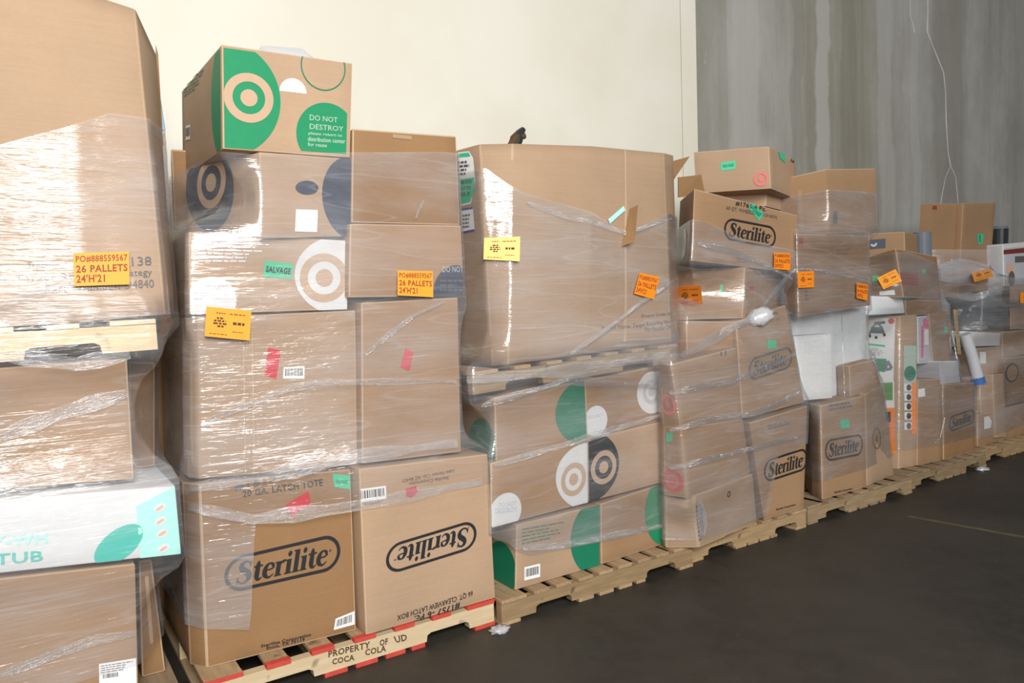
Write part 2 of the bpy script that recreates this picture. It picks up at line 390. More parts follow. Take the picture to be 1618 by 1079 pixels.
# ------------------------------------------------------------------ prints and stickers on a carton side
OFF = 0.0016
def clip01(poly, lo=0.004, hi=0.996):
    for ax in (0, 1):
        for sgn, lim in ((1, lo), (-1, hi)):
            out = []
            for k in range(len(poly)):
                p, q = poly[k], poly[(k + 1) % len(poly)]
                ip = sgn * (p[ax] - lim) >= 0; iq = sgn * (q[ax] - lim) >= 0
                if ip: out.append(p)
                if ip != iq:
                    t = (lim - p[ax]) / (q[ax] - p[ax]); out.append((p[0] + (q[0] - p[0]) * t, p[1] + (q[1] - p[1]) * t))
            poly = out
            if not poly: return []
    return poly
def st_mesh(name, wall, polys, mat, off=OFF, parent=None, sub=0.05):
    bm = bmesh.new()
    for poly in polys:
        if len(poly) < 3: continue
        vs = [bm.verts.new((p[0] * wall.w, p[1] * wall.h, 0)) for p in poly]
        try: bm.faces.new(vs)
        except Exception: pass
    bmesh.ops.triangulate(bm, faces=bm.faces)
    for _ in range(4):
        es = [e for e in bm.edges if e.calc_length() > sub]
        if not es: break
        bmesh.ops.subdivide_edges(bm, edges=es, cuts=1)
        bmesh.ops.triangulate(bm, faces=[f for f in bm.faces if len(f.verts) > 3])
    for v in bm.verts: v.co = wall.pt(v.co.x / wall.w, v.co.y / wall.h, off)
    me = bpy.data.meshes.new(name); bm.to_mesh(me); bm.free()
    return link(name, me, mat, parent or wall.b.o)
def sticker(wall, px, mat, name='sticker', off=0.0022, label=None):
    o = st_mesh(name, wall, [clip01([wall.st(*p) for p in px])], mat, off)
    if label: o['label'] = label
    return o
def circle_st(wall, c, edge=None, r=None, n=48, a0=0, a1=2 * math.pi):
    s, t = wall.st(*c)
    if r is None:
        s2, t2 = wall.st(*edge); r = math.hypot((s2 - s) * wall.w, (t2 - t) * wall.h)
    return [(s + r * math.cos(a0 + (a1 - a0) * k / n) / wall.w, t + r * math.sin(a0 + (a1 - a0) * k / n) / wall.h) for k in range(n + (a1 - a0 < 6.28))], r
def disc(wall, c, edge, mat, name='printed_disc', off=OFF):
    p, r = circle_st(wall, c, edge); st_mesh(name, wall, [clip01(p)], mat, off); return r
def ellipse(wall, c, ex, ey, mat, name='printed_disc', off=OFF):
    s, t = wall.st(*c); s1, t1 = wall.st(*ex); s2, t2 = wall.st(*ey)
    p = [(s + (s1 - s) * math.cos(a) + (s2 - s) * math.sin(a), t + (t1 - t) * math.cos(a) + (t2 - t) * math.sin(a)) for a in [2 * math.pi * k / 64 for k in range(64)]]
    return st_mesh(name, wall, [clip01(p)], mat, off)
def ring_polys(wall, c, r0, r1, n=44):
    s, t = wall.st(*c); out = []
    for k in range(n):
        a, b = 2 * math.pi * k / n, 2 * math.pi * (k + 1) / n
        q = [(s + r * math.cos(w) / wall.w, t + r * math.sin(w) / wall.h) for r, w in ((r0, a), (r1, a), (r1, b), (r0, b))]
        out.append(clip01(q))
    return [p for p in out if p]
def bullseye(wall, c, r, mat, name='bullseye_logo', off=OFF * 2, k=(0.68, 0.36)):
    p = ring_polys(wall, c, r * k[0], r)
    s, t = wall.st(*c)
    p.append(clip01([(s + r * k[1] * math.cos(a) / wall.w, t + r * k[1] * math.sin(a) / wall.h) for a in [2 * math.pi * q / 32 for q in range(32)]]))
    st_mesh(name, wall, p, mat, off)
_tc = {}
def text_geo(s, bold=0.0, shear=0.0, res=2):
    key = (s, bold, shear, res)
    if key not in _tc:
        cu = bpy.data.curves.new('t', 'FONT'); cu.body = s; cu.offset = bold; cu.shear = shear; cu.resolution_u = res; cu.space_character = 1.0 + bold * 3; cu.fill_mode = 'FRONT'
        ob = bpy.data.objects.new('t', cu); COL.objects.link(ob)
        me = bpy.data.meshes.new_from_object(ob.evaluated_get(bpy.context.evaluated_depsgraph_get()))
        v = [(p.co.x, p.co.y) for p in me.vertices]; f = [tuple(p.vertices) for p in me.polygons]
        bpy.data.objects.remove(ob); bpy.data.curves.remove(cu); bpy.data.meshes.remove(me)
        x0, x1 = min(p[0] for p in v), max(p[0] for p in v); y0, y1 = min(p[1] for p in v), max(p[1] for p in v)
        _tc[key] = ([((p[0] - x0) / (x1 - x0), (p[1] - y0) / (y1 - y0)) for p in v], f)
    return _tc[key]
def qmap(q, u, v):
    return tuple((q[0][k] * (1 - u) + q[1][k] * u) * (1 - v) + (q[3][k] * (1 - u) + q[2][k] * u) * v for k in range(len(q[0])))
def geo_on(wall, geo, quad, mat, name, off):
    q = [wall.st(*p) for p in quad]; v, f = geo
    vs = []
    for p in v:
        a, t = qmap(q, *p); vs.append(wall.pt(min(.999, max(.001, a)), min(.999, max(.001, t)), off))
    return link(name, mesh(name, vs, f), mat, wall.b.o)
def text(wall, s, quad, mat='black', bold=0.0, shear=0.0, name='printed_text', off=OFF * 2):
    return geo_on(wall, text_geo(s, bold, shear), quad, mat, name, off)
def small_print(wall, quad, rows, mat, words=7, name='small_print', fill=0.5, off=OFF * 2):
    """rows of unreadable small print"""
    q = [wall.st(*p) for p in quad]; polys = []
    for r in range(rows):
        u = 0.0; v0 = 1 - (r + 0.25 + fill) / rows; v1 = 1 - (r + 0.25) / rows; end = random.uniform(0.55, 1.0)
        while u < end:
            w = random.uniform(0.4, 1.3) / words; e = min(end, u + w)
            polys.append(clip01([qmap(q, *p) for p in ((u, v0), (e, v0), (e, v1), (u, v1))])); u = e + 0.18 / words
    o = st_mesh(name, wall, [p for p in polys if p], mat, off, sub=1.0); o['kind'] = 'stuff'; return o
def barcode_polys(q, n=14):
    out = []; u = 0.08
    while u < 0.9:
        w = random.choice((0.02, 0.035, 0.055)); out.append([qmap(q, *p) for p in ((u, .25), (u + w, .25), (u + w, .85), (u, .85))]); u += w + random.choice((0.02, 0.035))
    return out
def barcode(wall, quad, label=None, sub=(0.0, 1.0)):
    sticker(wall, quad, 'paper', 'barcode_sticker', 0.0022, label)
    q = [wall.st(*p) for p in quad]; st_mesh('barcode', wall, [clip01(p) for p in barcode_polys(q)], 'grey_ink', 0.0036, sub=1)['kind'] = 'stuff'

# serif lettering for the oval logo, drawn as strokes (x, y, width)
def catmull(p, k=6):
    out = []
    for i in range(len(p) - 1):
        a, b, c, d = p[max(i - 1, 0)], p[i], p[i + 1], p[min(i + 2, len(p) - 1)]
        for j in range(k):
            t = j / k
            out.append(tuple(0.5 * (2 * b[m] + (c[m] - a[m]) * t + (2 * a[m] - 5 * b[m] + 4 * c[m] - d[m]) * t * t + (3 * b[m] - a[m] - 3 * c[m] + d[m]) * t ** 3) for m in range(3)))
    out.append(p[-1]); return out
GLY = {
 'S': (0.56, [[(.43, .53, .03), (.42, .62, .05), (.35, .70, .06), (.24, .725, .07), (.13, .66, .13), (.12, .54, .15), (.22, .43, .17), (.36, .33, .17), (.43, .20, .15), (.38, .07, .10), (.25, .01, .06), (.13, .04, .05), (.05, .13, .05), (.03, .23, .03)], [(.43, .52, .035), (.45, .74, .03)], [(.02, .0, .03), (.03, .22, .035)]]),
 't': (0.33, [[(.15, .66, .02), (.145, .55, .12), (.14, .35, .14), (.14, .15, .14), (.18, .04, .10), (.25, .02, .06), (.33, .08, .03)], [(.0, .475, .05), (.31, .475, .05)]]),
 'e': (0.43, [[(.08, .26, .045), (.36, .29, .045)], [(.38, .29, .06), (.35, .42, .09), (.25, .485, .05), (.14, .43, .10), (.08, .28, .14), (.10, .12, .13), (.21, .02, .07), (.31, .03, .05), (.40, .11, .03)]]),
 'r': (0.37, [[(.13, .48, .14), (.13, .02, .14)], [(.01, .015, .04), (.27, .015, .04)], [(.0, .455, .04), (.14, .455, .04)], [(.17, .32, .04), (.23, .43, .06), (.31, .45, .10), (.34, .43, .11)]]),
 'i': (0.28, [[(.13, .48, .14), (.13, .02, .14)], [(.0, .015, .04), (.26, .015, .04)], [(.0, .455, .04), (.14, .455, .04)], [(.06, .66, .05), (.10, .66, .14), (.13, .66, .16), (.16, .66, .14), (.20, .66, .05)]]),
 'l': (0.28, [[(.13, .74, .14), (.13, .02, .14)], [(.0, .015, .04), (.26, .015, .04)], [(.0, .715, .04), (.14, .715, .04)]]),
}
def stroke_geo(word, shear=0.16):
    v, f = [], []; x = 0.0
    for ch in word:
        adv, strokes = GLY[ch]
        for s in strokes:
            p = catmull(s) if len(s) > 2 else s
            base = len(v)
            for i, (a, b, w) in enumerate(p):
                pa, pb = p[max(i - 1, 0)], p[min(i + 1, len(p) - 1)]
                dx, dy = pb[0] - pa[0], pb[1] - pa[1]; ln = math.hypot(dx, dy) or 1
                w *= 1.18; nx, ny = -dy / ln * w / 2, dx / ln * w / 2
                for q in ((a + nx, b + ny), (a - nx, b - ny)): v.append((x + q[0] + shear * q[1], q[1]))
            for i in range(len(p) - 1):
                f.append((base + 2 * i, base + 2 * i + 1, base + 2 * i + 3, base + 2 * i + 2))
        x += adv
    x0, x1 = min(p[0] for p in v), max(p[0] for p in v)
    return [((p[0] - x0) / (x1 - x0), p[1] / 0.76) for p in v], f
_word = stroke_geo('Sterilite')
def oval_logo_geo(aspect=3.15, th=0.095, fill=0.80):
    v, f = [], []
    n = 20; pts = []
    for k in range(n + 1): a = -math.pi / 2 + math.pi * k / n; pts.append((aspect - 0.5, 0.5, math.cos(a), math.sin(a)))
    for k in range(n + 1): a = math.pi / 2 + math.pi * k / n; pts.append((0.5, 0.5, math.cos(a), math.sin(a)))
    for cx, cy, dx, dy in pts: v += [((cx + dx * 0.5) / aspect, cy + dy * 0.5), ((cx + dx * (0.5 - th)) / aspect, cy + dy * (0.5 - th))]
    m = len(pts)
    for k in range(m):
        j = (k + 1) % m; f.append((2 * k, 2 * j, 2 * j + 1, 2 * k + 1))
    wv, wf = _word; b = len(v)
    u0, u1 = 0.5 - fill / 2 * 1.02, 0.5 + fill / 2 * 0.96
    v += [(u0 + (u1 - u0) * p[0], 0.20 + 0.62 * p[1]) for p in wv]; f += [tuple(i + b for i in q) for q in wf]
    b = len(v); k = 12                    # the small registered mark
    for i in range(k):
        a = 2 * math.pi * i / k; v += [(u1 + 0.022 + math.cos(a) * 0.011, 0.56 + math.sin(a) * 0.034), (u1 + 0.022 + math.cos(a) * 0.006, 0.56 + math.sin(a) * 0.018)]
    f += [(b + 2 * i, b + 2 * ((i + 1) % k), b + 2 * ((i + 1) % k) + 1, b + 2 * i + 1) for i in range(k)]
    return v, f
_logo = oval_logo_geo()
def logo(wall, quad, mat='black'):
    return geo_on(wall, _logo, quad, mat, 'oval_logo', OFF * 2)

# ------------------------------------------------------------------ the setting
def struct(name, me, mat, parent=None, **kw):
    o = link(name, me, mat, parent)
    if parent is None: o['kind'] = 'structure'
    return o
bm = bmesh.new(); box_bm(bm, -9, 30, -10, 1.42, -0.2, 0.0)
floor = struct('floor', bm_mesh('floor', bm), 'floor'); tag(floor, 'dark stained bare concrete warehouse floor', 'floor', kind='structure')
a0, a1 = PZ(1435, 816, 0.0), PZ(1640, 853, 0.0); d = (a1 - a0).normalized(); nn = Vector((-d.y, d.x, 0)) * 0.025; a1 = a0 + d * 4.0
link('painted_line', mesh('painted_line', [a0 - nn + _z * .0012, a1 - nn + _z * .0012, a1 + nn + _z * .0012, a0 + nn + _z * .0012], [(0, 1, 2, 3)]), 'yellowline', floor)['label'] = 'thin worn yellow line on the floor'
YW = 1.36
xs1 = PY(1077, 120, YW).x; xs2 = PY(1101, 120, YW).x; xs3 = PY(1149, 120, YW + .03).x
bm = bmesh.new(); box_bm(bm, -9, xs1 - .003, YW, YW + .3, 0, 7.0, .002)
wb = struct('wall_back', bm_mesh('wall', bm), 'cream'); tag(wb, 'cream painted warehouse wall behind the pallets', 'wall', kind='structure')
bm = bmesh.new(); box_bm(bm, xs1 + .003, xs2, YW, YW + .3, 0, 7.0, .002)
link('wall_panel', bm_mesh('wall_panel', bm), 'cream', wb)
bm = bmesh.new(); box_bm(bm, xs1 - .01, xs1 + .01, YW + .004, YW + .29, 0, 7.0)
link('joint', bm_mesh('joint', bm), 'grey_ink', wb)
bm = bmesh.new(); box_bm(bm, xs2, xs3, YW + .03, YW + .3, 0, 7.0, .004)
wp = struct('trim_1', bm_mesh('pilaster', bm), 'concrete2'); tag(wp, 'narrow rough grey concrete pilaster beside the cream wall', 'pilaster', kind='structure')
bm = bmesh.new(); box_bm(bm, xs3, xs3 + .03, YW + .075, YW + .3, 0, 7.0)
link('joint', bm_mesh('joint', bm), 'stencil', wp)
bm = bmesh.new(); box_bm(bm, xs3 + .03, 30, YW + .06, YW + .3, 0, 7.0)
wr = struct('wall_right', bm_mesh('wall_right', bm), 'concrete'); tag(wr, 'bare streaked grey concrete wall on the right', 'wall', kind='structure')
def crack(pts, w, name='crack_line'):
    P = [PY(a, b, YW + .058) for a, b in pts]; v = []
    for i, p in enumerate(P):
        k = w * random.uniform(0.5, 1.2); v += [p - Vector((k, 0, 0)), p + Vector((k, 0, 0))]
    f = [(2 * i, 2 * i + 1, 2 * i + 3, 2 * i + 2) for i in range(len(P) - 1)]
    link(name, mesh(name, v, f), 'crack', wr)
crack([(1465, -30), (1466, 15), (1465, 50), (1472, 68), (1481, 90), (1491, 115), (1494, 145), (1495, 190), (1498, 240), (1502, 262)], .018)
crack([(1438, -30), (1438, 25), (1443, 40), (1445, 52)], .014)
crack([(1502, 262), (1494, 280), (1488, 310), (1486, 325)], .010)
crack([(1502, 262), (1510, 280), (1513, 310), (1514, 325)], .010)

# ------------------------------------------------------------------ pallets
def pallet(label, origin, xdir, length=1.215, depth=1.0, hgt=0.1165, wood=('wood', 'wood_y'), red=False, tilt=0.0, upper=False, nt=7, seed=0):
    rnd = random.Random(seed)
    root = bpy.data.objects.new('wooden_pallet', None); COL.objects.link(root)
    x = Vector(xdir).normalized(); z0 = Vector((0, 0, 1)); y = z0.cross(x).normalized(); z = x.cross(y).normalized()
    mw = Matrix((x, y, z)).transposed().to_4x4(); mw.translation = Vector(origin)
    root.matrix_world = mw; root.empty_display_size = 0.1
    root['_w'] = [list(r) for r in mw]
    tag(root, label, 'pallet', 'wooden pallets in the row')
    tb = 0.016; sh = hgt - 2 * tb; sw = 0.042; G = 0.0004
    def kid(name, bm, mat, par=root):
        me = bm_mesh(name, bm); o = bpy.data.objects.new(name, me); COL.objects.link(o); me.materials.append(M[mat]); o.parent = par
        return o
    if upper is not False: sh, zs = hgt - tb, 0.0
    else: zs = tb
    for fx, w in ((0, .10), (.36, .09), (.465, .09), (.57, .085), (.665, .06), (1 - .1 / length, .10)) if upper is False else ():
        x0 = fx * length
        bm = bmesh.new(); box_bm(bm, x0, x0 + w, 0.0, depth, 0, tb, .002)
        o = kid('bottom_board', bm, wood[1])
        if red:
            bm = bmesh.new(); box_bm(bm, x0 - .0008, x0 + w + .0008, -.0008, .04, -.0004 + .0006, tb + .0003); kid('painted_end', bm, 'redpaint', o)
    fr = None
    for y0 in (0.004, depth / 2 - sw / 2, depth - sw - .004):
        prof = [(0, 0)]
        if True:
            for cx in ((0.22, 0.78) if upper is not False else (0.24, 0.81)):
                a, b2 = cx * length - .105, cx * length + .105; hn = sh * 0.42
                prof += [(a, 0), (a + .004, hn * .75), (a + .022, hn), (b2 - .022, hn), (b2 - .004, hn * .75), (b2, 0)]
        prof += [(length, 0), (length, sh), (0, sh)]
        bm = bmesh.new()
        fa = [bm.verts.new((p[0], y0, zs + G + p[1] * (1 - .01))) for p in prof]; fb = [bm.verts.new((p[0], y0 + sw, zs + G + p[1] * (1 - .01))) for p in prof]
        bm.faces.new(fa); bm.faces.new(fb[::-1]); n = len(prof)
        for i in range(n): bm.faces.new((fa[(i + 1) % n], fa[i], fb[i], fb[(i + 1) % n]))
        o = kid('stringer', bm, wood[0])
        if fr is None: fr = o
    ws = [0.135] + [0.088] * (nt - 2) + [0.135]; gap = (length - sum(ws)) / (nt - 1); x0 = 0
    for w in ws:
        j = rnd.uniform(-.004, .004)
        bm = bmesh.new(); box_bm(bm, x0, x0 + w, 0.0 + j, depth + j, hgt - tb, hgt + rnd.uniform(-.001, .0005), .002)
        o = kid('deck_board', bm, wood[1])
        if red:
            bm = bmesh.new(); box_bm(bm, x0 - .0008, x0 + w + .0008, j - .001, j + .03, hgt - tb - .0006, hgt + .0003); kid('painted_end', bm, 'redpaint', o)
        x0 += w + gap
    if upper is not False:
        cs = [(0, 0), (length, 0), (length, depth), (0, depth)]
        STACK.setdefault(upper, []).append(type('Foot', (), dict(rb=[mw @ Vector((a, b_, 0)) for a, b_ in cs], rt=[mw @ Vector((a, b_, hgt)) for a, b_ in cs]))())
    return root, fr, mw
X1 = (1, 0, 0)
pallet('pallet under the leftmost stack, deck showing beside the stack', (-0.80, -0.10, 0), X1, wood=('wood', 'wood_gy'), seed=1)
p1, p1f, p1m = pallet('pallet with red painted board ends and stencilled lettering', (0.487, -0.042, 0), X1, wood=('wood_new', 'wood_y'), red=True, seed=2)
pallet('brown pallet under the stack of bullseye cartons', (1.716, -0.082, 0), X1, wood=('wood', 'wood_y'), seed=3, nt=9)
p3, p3f, p3m = pallet('pallet under the crumpled carton, red mark on its end', (2.955, -0.045, 0), X1, length=1.02, wood=('wood', 'wood_y'), seed=4)
pallet('weathered pallet under the carton beside the white foam box', (4.02, -0.03, 0), X1, wood=('wood_g', 'wood_gy'), seed=5)
pallet('pallet under the tall stroller carton', (5.275, 0.02, 0), X1, length=1.19, wood=('wood_g', 'wood_gy'), seed=6)
pallet('far pallet at the right end of the row', (6.49, 0.08, 0), X1, wood=('wood', 'wood_y'), seed=7)
pallet('farthest pallet cut off by the right edge of the picture', (7.75, 0.10, 0), X1, wood=('wood', 'wood_y'), seed=8)
def flat_text(s, quad, Y, mat, parent, name, bold=0.0):
    v, f = text_geo(s, bold); vs = [PY(*qmap(quad, *p), Y) for p in v]
    o = link(name, mesh(name, vs, f), mat); o.parent = parent
    o.matrix_parent_inverse = (Matrix(p1m)).inverted(); return o
for s, q in (('PROPERTY', ((519, 1039), (585, 1023.5), (585, 1013), (519, 1028.5))), ('OF', ((600, 1021), (613, 1018), (613, 1008), (600, 1011))), ('UD', ((626, 1016), (643, 1012), (643, 1001.5), (622, 1005.5))),
             ('COCA', ((525, 1050.5), (560, 1043), (560, 1033.5), (525, 1041))), ('COLA', ((577, 1036), (610, 1029), (610, 1019), (577, 1026)))):
    flat_text(s, q, p1m.translation.y + .0025, 'stencil', p1f, 'stencilled_text', 0.028)
bm = bmesh.new(); box_bm(bm, -.001, .012, .0025, .0038, .018, .098)
o = link('red_mark', bm_mesh('red_mark', bm), 'redtape'); o.parent = p3f
# ------------------------------------------------------------------ stack 0 (leftmost)
G0 = 'cartons of the leftmost stack'
def gaylord(label, pts, stack, **kw):
    rb, rt = [], []
    for c in pts:
        if len(c) == 5 or len(c) == 6:
            a, b = corner(c)
        else: a, b = c
        rb.append(a); rt.append(b)
    return prism('bulk_carton', label, 'carton', rb, rt, stack=stack, open_top=True, **kw)
ga = [(-120, 526, -150, -60, -.04), (134, 508, 108, -20, -.06), (262, 496, 214, 15, -.05), (276, 494, 247, 88, .10)]
c0 = [corner(c) for c in ga]
for yb in (0.95,):
    a, b = c0[3]; c0.append((Vector((a.x - .03, yb, a.z)), Vector((b.x - .05, yb, b.z))))
    a, b = c0[0]; c0.append((Vector((a.x, yb, a.z)), Vector((b.x, yb, b.z))))
gay0 = gaylord('tall open bulk carton on top of the leftmost stack', c0, 0, mat='card_l', bul=.004, dent=.008)
w = gay0.walls[0]
text(w, 'Project C', ((46, 429), (128, 425), (128, 410), (45, 414)), 'grey_ink')
text(w, 'e: Target Rec', ((0, 450), (128, 444), (128, 430), (0, 436)), 'grey_ink')
text(w, 'Part N', ((72, 464), (128, 461), (128, 447), (72, 450)), 'grey_ink')
w = gay0.walls[1]
text(w, 'ode: 6138', ((138, 424), (239, 419), (238, 405), (137, 410)), 'grey_ink')
text(w, 'ycling Strategy', ((137, 444), (240, 438), (239, 424), (137, 430)), 'grey_ink')
text(w, 'umber: D4840', ((138, 460), (243, 454), (242, 441), (138, 447)), 'grey_ink')
pa, pb = PY(-160, 585, -.10), PY(250, 552, -.10); d = (pb - pa).normalized(); org = pb - d * 1.215
pallet('pale new pallet carrying the tall open bulk carton', org, d, hgt=.102, wood=('wood_new', 'wood_newy'), seed=11, upper=0)
b = qbox('taped carton under the pale pallet of the leftmost stack', (-150, 784), (212, 757), (201, 566), (-150, 592), -.05, -.05, .6, 0, group=G0)
w = b.walls[0]; sticker(w, ((118, 636), (200, 632), (201, 640), (118, 644)), 'tape', 'tape')
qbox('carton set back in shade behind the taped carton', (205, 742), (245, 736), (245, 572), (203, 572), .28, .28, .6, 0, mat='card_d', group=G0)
qbox('filler carton added to darken the gap between the two leftmost stacks', (238, 745), (265, 742), (265, 372), (240, 374), .62, .62, .4, None, mat='card_d', group=G0)  # added carton, covers the pale wall so the gap stays dark
tb = qbox('flat white and teal baby bath carton jutting out of the stack', (-150, 922), (287, 875), (277, 767), (-150, 802), -.09, -.09, .55, 0, mat='white', edge='white', bul=.002, dent=.004, group=G0)
w = tb.walls[0]
sticker(w, ((222, 886), (287, 875), (277, 767), (215, 800)), 'teal', 'teal_print', OFF)
ellipse(w, (188, 860), (225, 836), (196, 882), 'dteal', 'teal_tub_print', OFF)
text(w, 'TUB', ((-8, 893), (68, 886), (68, 869), (-8, 875)), 'dteal', .02)
text(w, 'Y-WH', ((-14, 866), (75, 858), (75, 840), (-14, 848)), 'teal', .02)
for i, (x, y) in enumerate(((252, 802), (253, 823), (256, 842), (258, 866))):
    ellipse(w, (x, y), (x + 9, y - 2), (x + 1, y - 7), 'white', 'picture_print', OFF * 2); ellipse(w, (x, y), (x + 6, y - 3), (x + 1, y - 3), 'skin', 'picture_print', OFF * 3)
b = qbox('large plain carton at the bottom of the leftmost stack', (-150, None), (219, None), (213, 890), (-150, 930), -.06, -.06, .75, 0, group=G0)
w = b.walls[0]; sticker(w, ((157, 1092), (216, 1085), (215, 1039), (156, 1048)), 'paper', 'shipping_label')
small_print(w, ((159, 1064), (213, 1056), (213, 1042), (159, 1050)), 4, 'grey_ink', 7, fill=.35); q = [w.st(*p) for p in ((160, 1074), (188, 1070), (188, 1059), (160, 1063))]
st_mesh('barcode', w, [clip01(p) for p in barcode_polys(q)], 'grey_ink', .0036, sub=1)['kind'] = 'stuff'
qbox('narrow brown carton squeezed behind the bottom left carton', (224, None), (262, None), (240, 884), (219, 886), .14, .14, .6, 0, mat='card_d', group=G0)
# things poking out behind the tall bulk carton
o = prism('plastic_bag', 'pale blue plastic bag poking out behind the tall bulk carton', 'bag', [PY(250, 205, .35), PY(262, 208, .35), PY(262, 208, .42), PY(250, 205, .42)], [PY(246, 130, .35), PY(249, 130, .35), PY(249, 130, .42), PY(246, 130, .42)], 'sky', 'sky', bul=0, dent=.01)
o = prism('cardboard_flap', 'brown cardboard flap poking out behind the tall bulk carton', 'cardboard', [PY(246, 235, .30), PY(258, 230, .30), PY(258, 230, .31), PY(246, 235, .31)], [PY(246, 70, .30), PY(250, 86, .30), PY(250, 86, .31), PY(246, 70, .31)], 'card_d', 'card_d', bul=0, dent=.0, bev=.002)

# ------------------------------------------------------------------ stack 1
G1 = 'cartons of the stack with red painted pallet'
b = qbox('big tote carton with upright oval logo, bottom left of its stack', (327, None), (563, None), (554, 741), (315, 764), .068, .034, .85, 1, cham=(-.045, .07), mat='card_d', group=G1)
B1a = b; w = b.walls[0]
logo(w, ((354, 939), (537, 897), (537, 840), (354, 883)))
text(w, '#1517 6 PC.', ((370, 776), (496, 750), (496, 740), (370, 765)), 'grey_ink', .02)
text(w, '20 GA. LATCH TOTE', ((383, 785), (510, 767), (509, 756), (383, 775)), 'black', .02)
text(w, 'Sterilite Corporation', ((412, 1024), (491, 1006), (491, 999), (412, 1018)), 'black', .03)
text(w, 'Ennis, TX 75119', ((421, 1027), (481, 1013), (481, 1007), (421, 1021)), 'black', .03)
barcode(w, ((527, 995), (560, 986), (560, 965), (530, 977)))
sticker(w, ((451, 797), (487, 775), (491, 794), (460, 816)), 'redtape', 'red_tape')
sticker(w, ((525, 748), (553, 751), (553, 773), (528, 769)), 'mint', 'green_sticker'); text(w, 'SALVAGE', ((530, 763), (549, 764), (549, 758), (530, 757)), 'dgreen', .03, off=.0035)
wl = b.walls[3]
for q in (1,):
    s0, t0 = .93, .44
    pol = []
    for k in range(40):
        a, c = 2 * math.pi * k / 40, 2 * math.pi * (k + 1) / 40
        pol.append(clip01([(s0 + r * math.cos(x) / wl.w, t0 + r * .55 * math.sin(x) / wl.h) for r, x in ((.20, a), (.225, a), (.225, c), (.20, c))]))
    st_mesh('oval_logo', wl, [p for p in pol if p], 'black', OFF * 2)
b = qbox('latch box carton with upside-down oval logo', (578, None), (782, None), (770, 717), (567, 741), -.036, -.036, .85, 1, mat='card_l', group=G1)
w = b.walls[0]
logo(w, ((752, 819), (609, 861.5), (609, 909), (752, 864.5)))
text(w, '66 QT. CLEARVIEW LATCH BOX', ((746, 931), (627, 970), (627, 980), (746, 941)), 'black', .01)
text(w, '#1757 -6 Pc.', ((726, 950), (654, 972), (654, 982), (726, 962)), 'black', .02)
text(w, 'Lake Havasu City, AZ 86403', ((716, 740), (635, 755), (635, 762), (716, 747)), 'grey_ink', .0)
text(w, 'Sterilite Corporation', ((708, 750), (646, 760), (646, 767), (708, 757)), 'grey_ink', .0)
barcode(w, ((566, 794), (610, 787), (609, 767), (565, 773)))
text(w, 'STERILITE', ((575, 798), (603, 794), (603, 790), (575, 794)), 'grey_ink', .02)
sticker(w, ((640, 772), (657, 768), (659, 777), (650, 786), (641, 784)), 'redtape', 'red_tape')
b = qbox('tall plain carton with red tape and white barcode', (315, 757), (565, 734), (562, 490), (312, 501), .06, .045, .8, 1, mat='card_l', cham=(-.03, .05), bul=.008, group=G1)
w = b.walls[0]
sticker(w, ((417, 592), (435, 599), (443, 554), (423, 549)), 'redtape', 'red_tape')
barcode(w, ((446, 598), (480, 598), (480, 578), (447, 580)))
for x in (386, 400):
    sticker(w, ((x, 748), (x + 1.6, 748), (x - 2, 500), (x - 3.6, 500)), 'edge', 'crease', OFF)
b = qbox('tall plain carton with small red tape, beside the barcoded one', (572, 733), (728, 714), (723, 470), (571, 478), -.005, -.005, .8, 1, mat='card', bul=.008, group=G1)
sticker(b.walls[0], ((631, 580), (645, 586), (652, 557), (640, 550)), 'redtape', 'red_tape')
b = qbox('carton with white half circle bullseye and green salvage sticker', (299, 497), (549, 489), (550, 380), (298, 366), .045, .045, .75, 1, mat='card_l', group=G1)
w = b.walls[0]
ellipse(w, (549, 436), (465, 432), (552, 372), 'white', 'white_half_circle'); bullseye(w, (512, 439), .098, 'kraft')
disc(w, (335, 475), (373, 477), 'white', 'white_circle')
text(w, 'DO NOT', ((317, 460), (360, 460), (360, 450), (317, 450)), 'palegrey'); text(w, 'DESTROY', ((307, 473), (360, 473), (360, 463), (307, 463)), 'palegrey')
small_print(w, ((312, 416), (428, 416), (428, 385), (312, 380)), 6, 'paper', 9, fill=.35)
sticker(w, ((415, 437), (460, 441), (463, 417), (418, 412)), 'mint', 'green_sticker', label='green salvage sticker'); text(w, 'SALVAGE', ((419, 430), (458, 434), (459, 424), (420, 420)), 'black', .04, off=.004)
b = qbox('carton with dark quarter circle, right of the salvage carton', (551, 470), (733, 468), (728, 356), (553, 353), .0, .0, .75, 1, mat='card', group=G1)
w = b.walls[0]; disc(w, (722, 462), (684, 461), 'navy', 'dark_circle')
text(w, 'DO NOT', ((698, 430), (731, 430), (731, 421), (698, 421)), 'palegrey'); small_print(w, ((694, 462), (731, 462), (731, 440), (694, 440)), 3, 'grey_ink', 4)
b = qbox('carton with hand hole and dark half circle, turned to show its side', (410, 376), (553, 373), (555, 251), (410, 240), .0, .04, .6, 1, back=(294, .46), mat='card_l', bev=.004, group=G1)
w = b.walls[0]
ellipse(w, (556, 313), (508, 311), (553, 248), 'navy', 'dark_half_circle')
ellipse(w, (484, 297), (502, 298), (485, 286), 'navy', 'hand_hole')
sticker(w, ((465, 366), (500, 367), (501, 332), (466, 331)), 'paper', 'white_sticker')
w = b.walls[3]; ellipse(w, (332, 300), (372, 302), (332, 235), 'navy', 'dark_half_circle'); bullseye(w, (336, 289), .10, 'kraft')
prism('flattened_cartons', 'bundle of flattened cartons behind the hand hole carton', 'cartons', [PY(276, 362, .60), PY(330, 364, .60), PY(330, 364, .66), PY(276, 362, .66)], [PY(270, 236, .60), PY(330, 240, .60), PY(330, 240, .66), PY(270, 236, .66)], 'card_d', 'edge', stack=1)
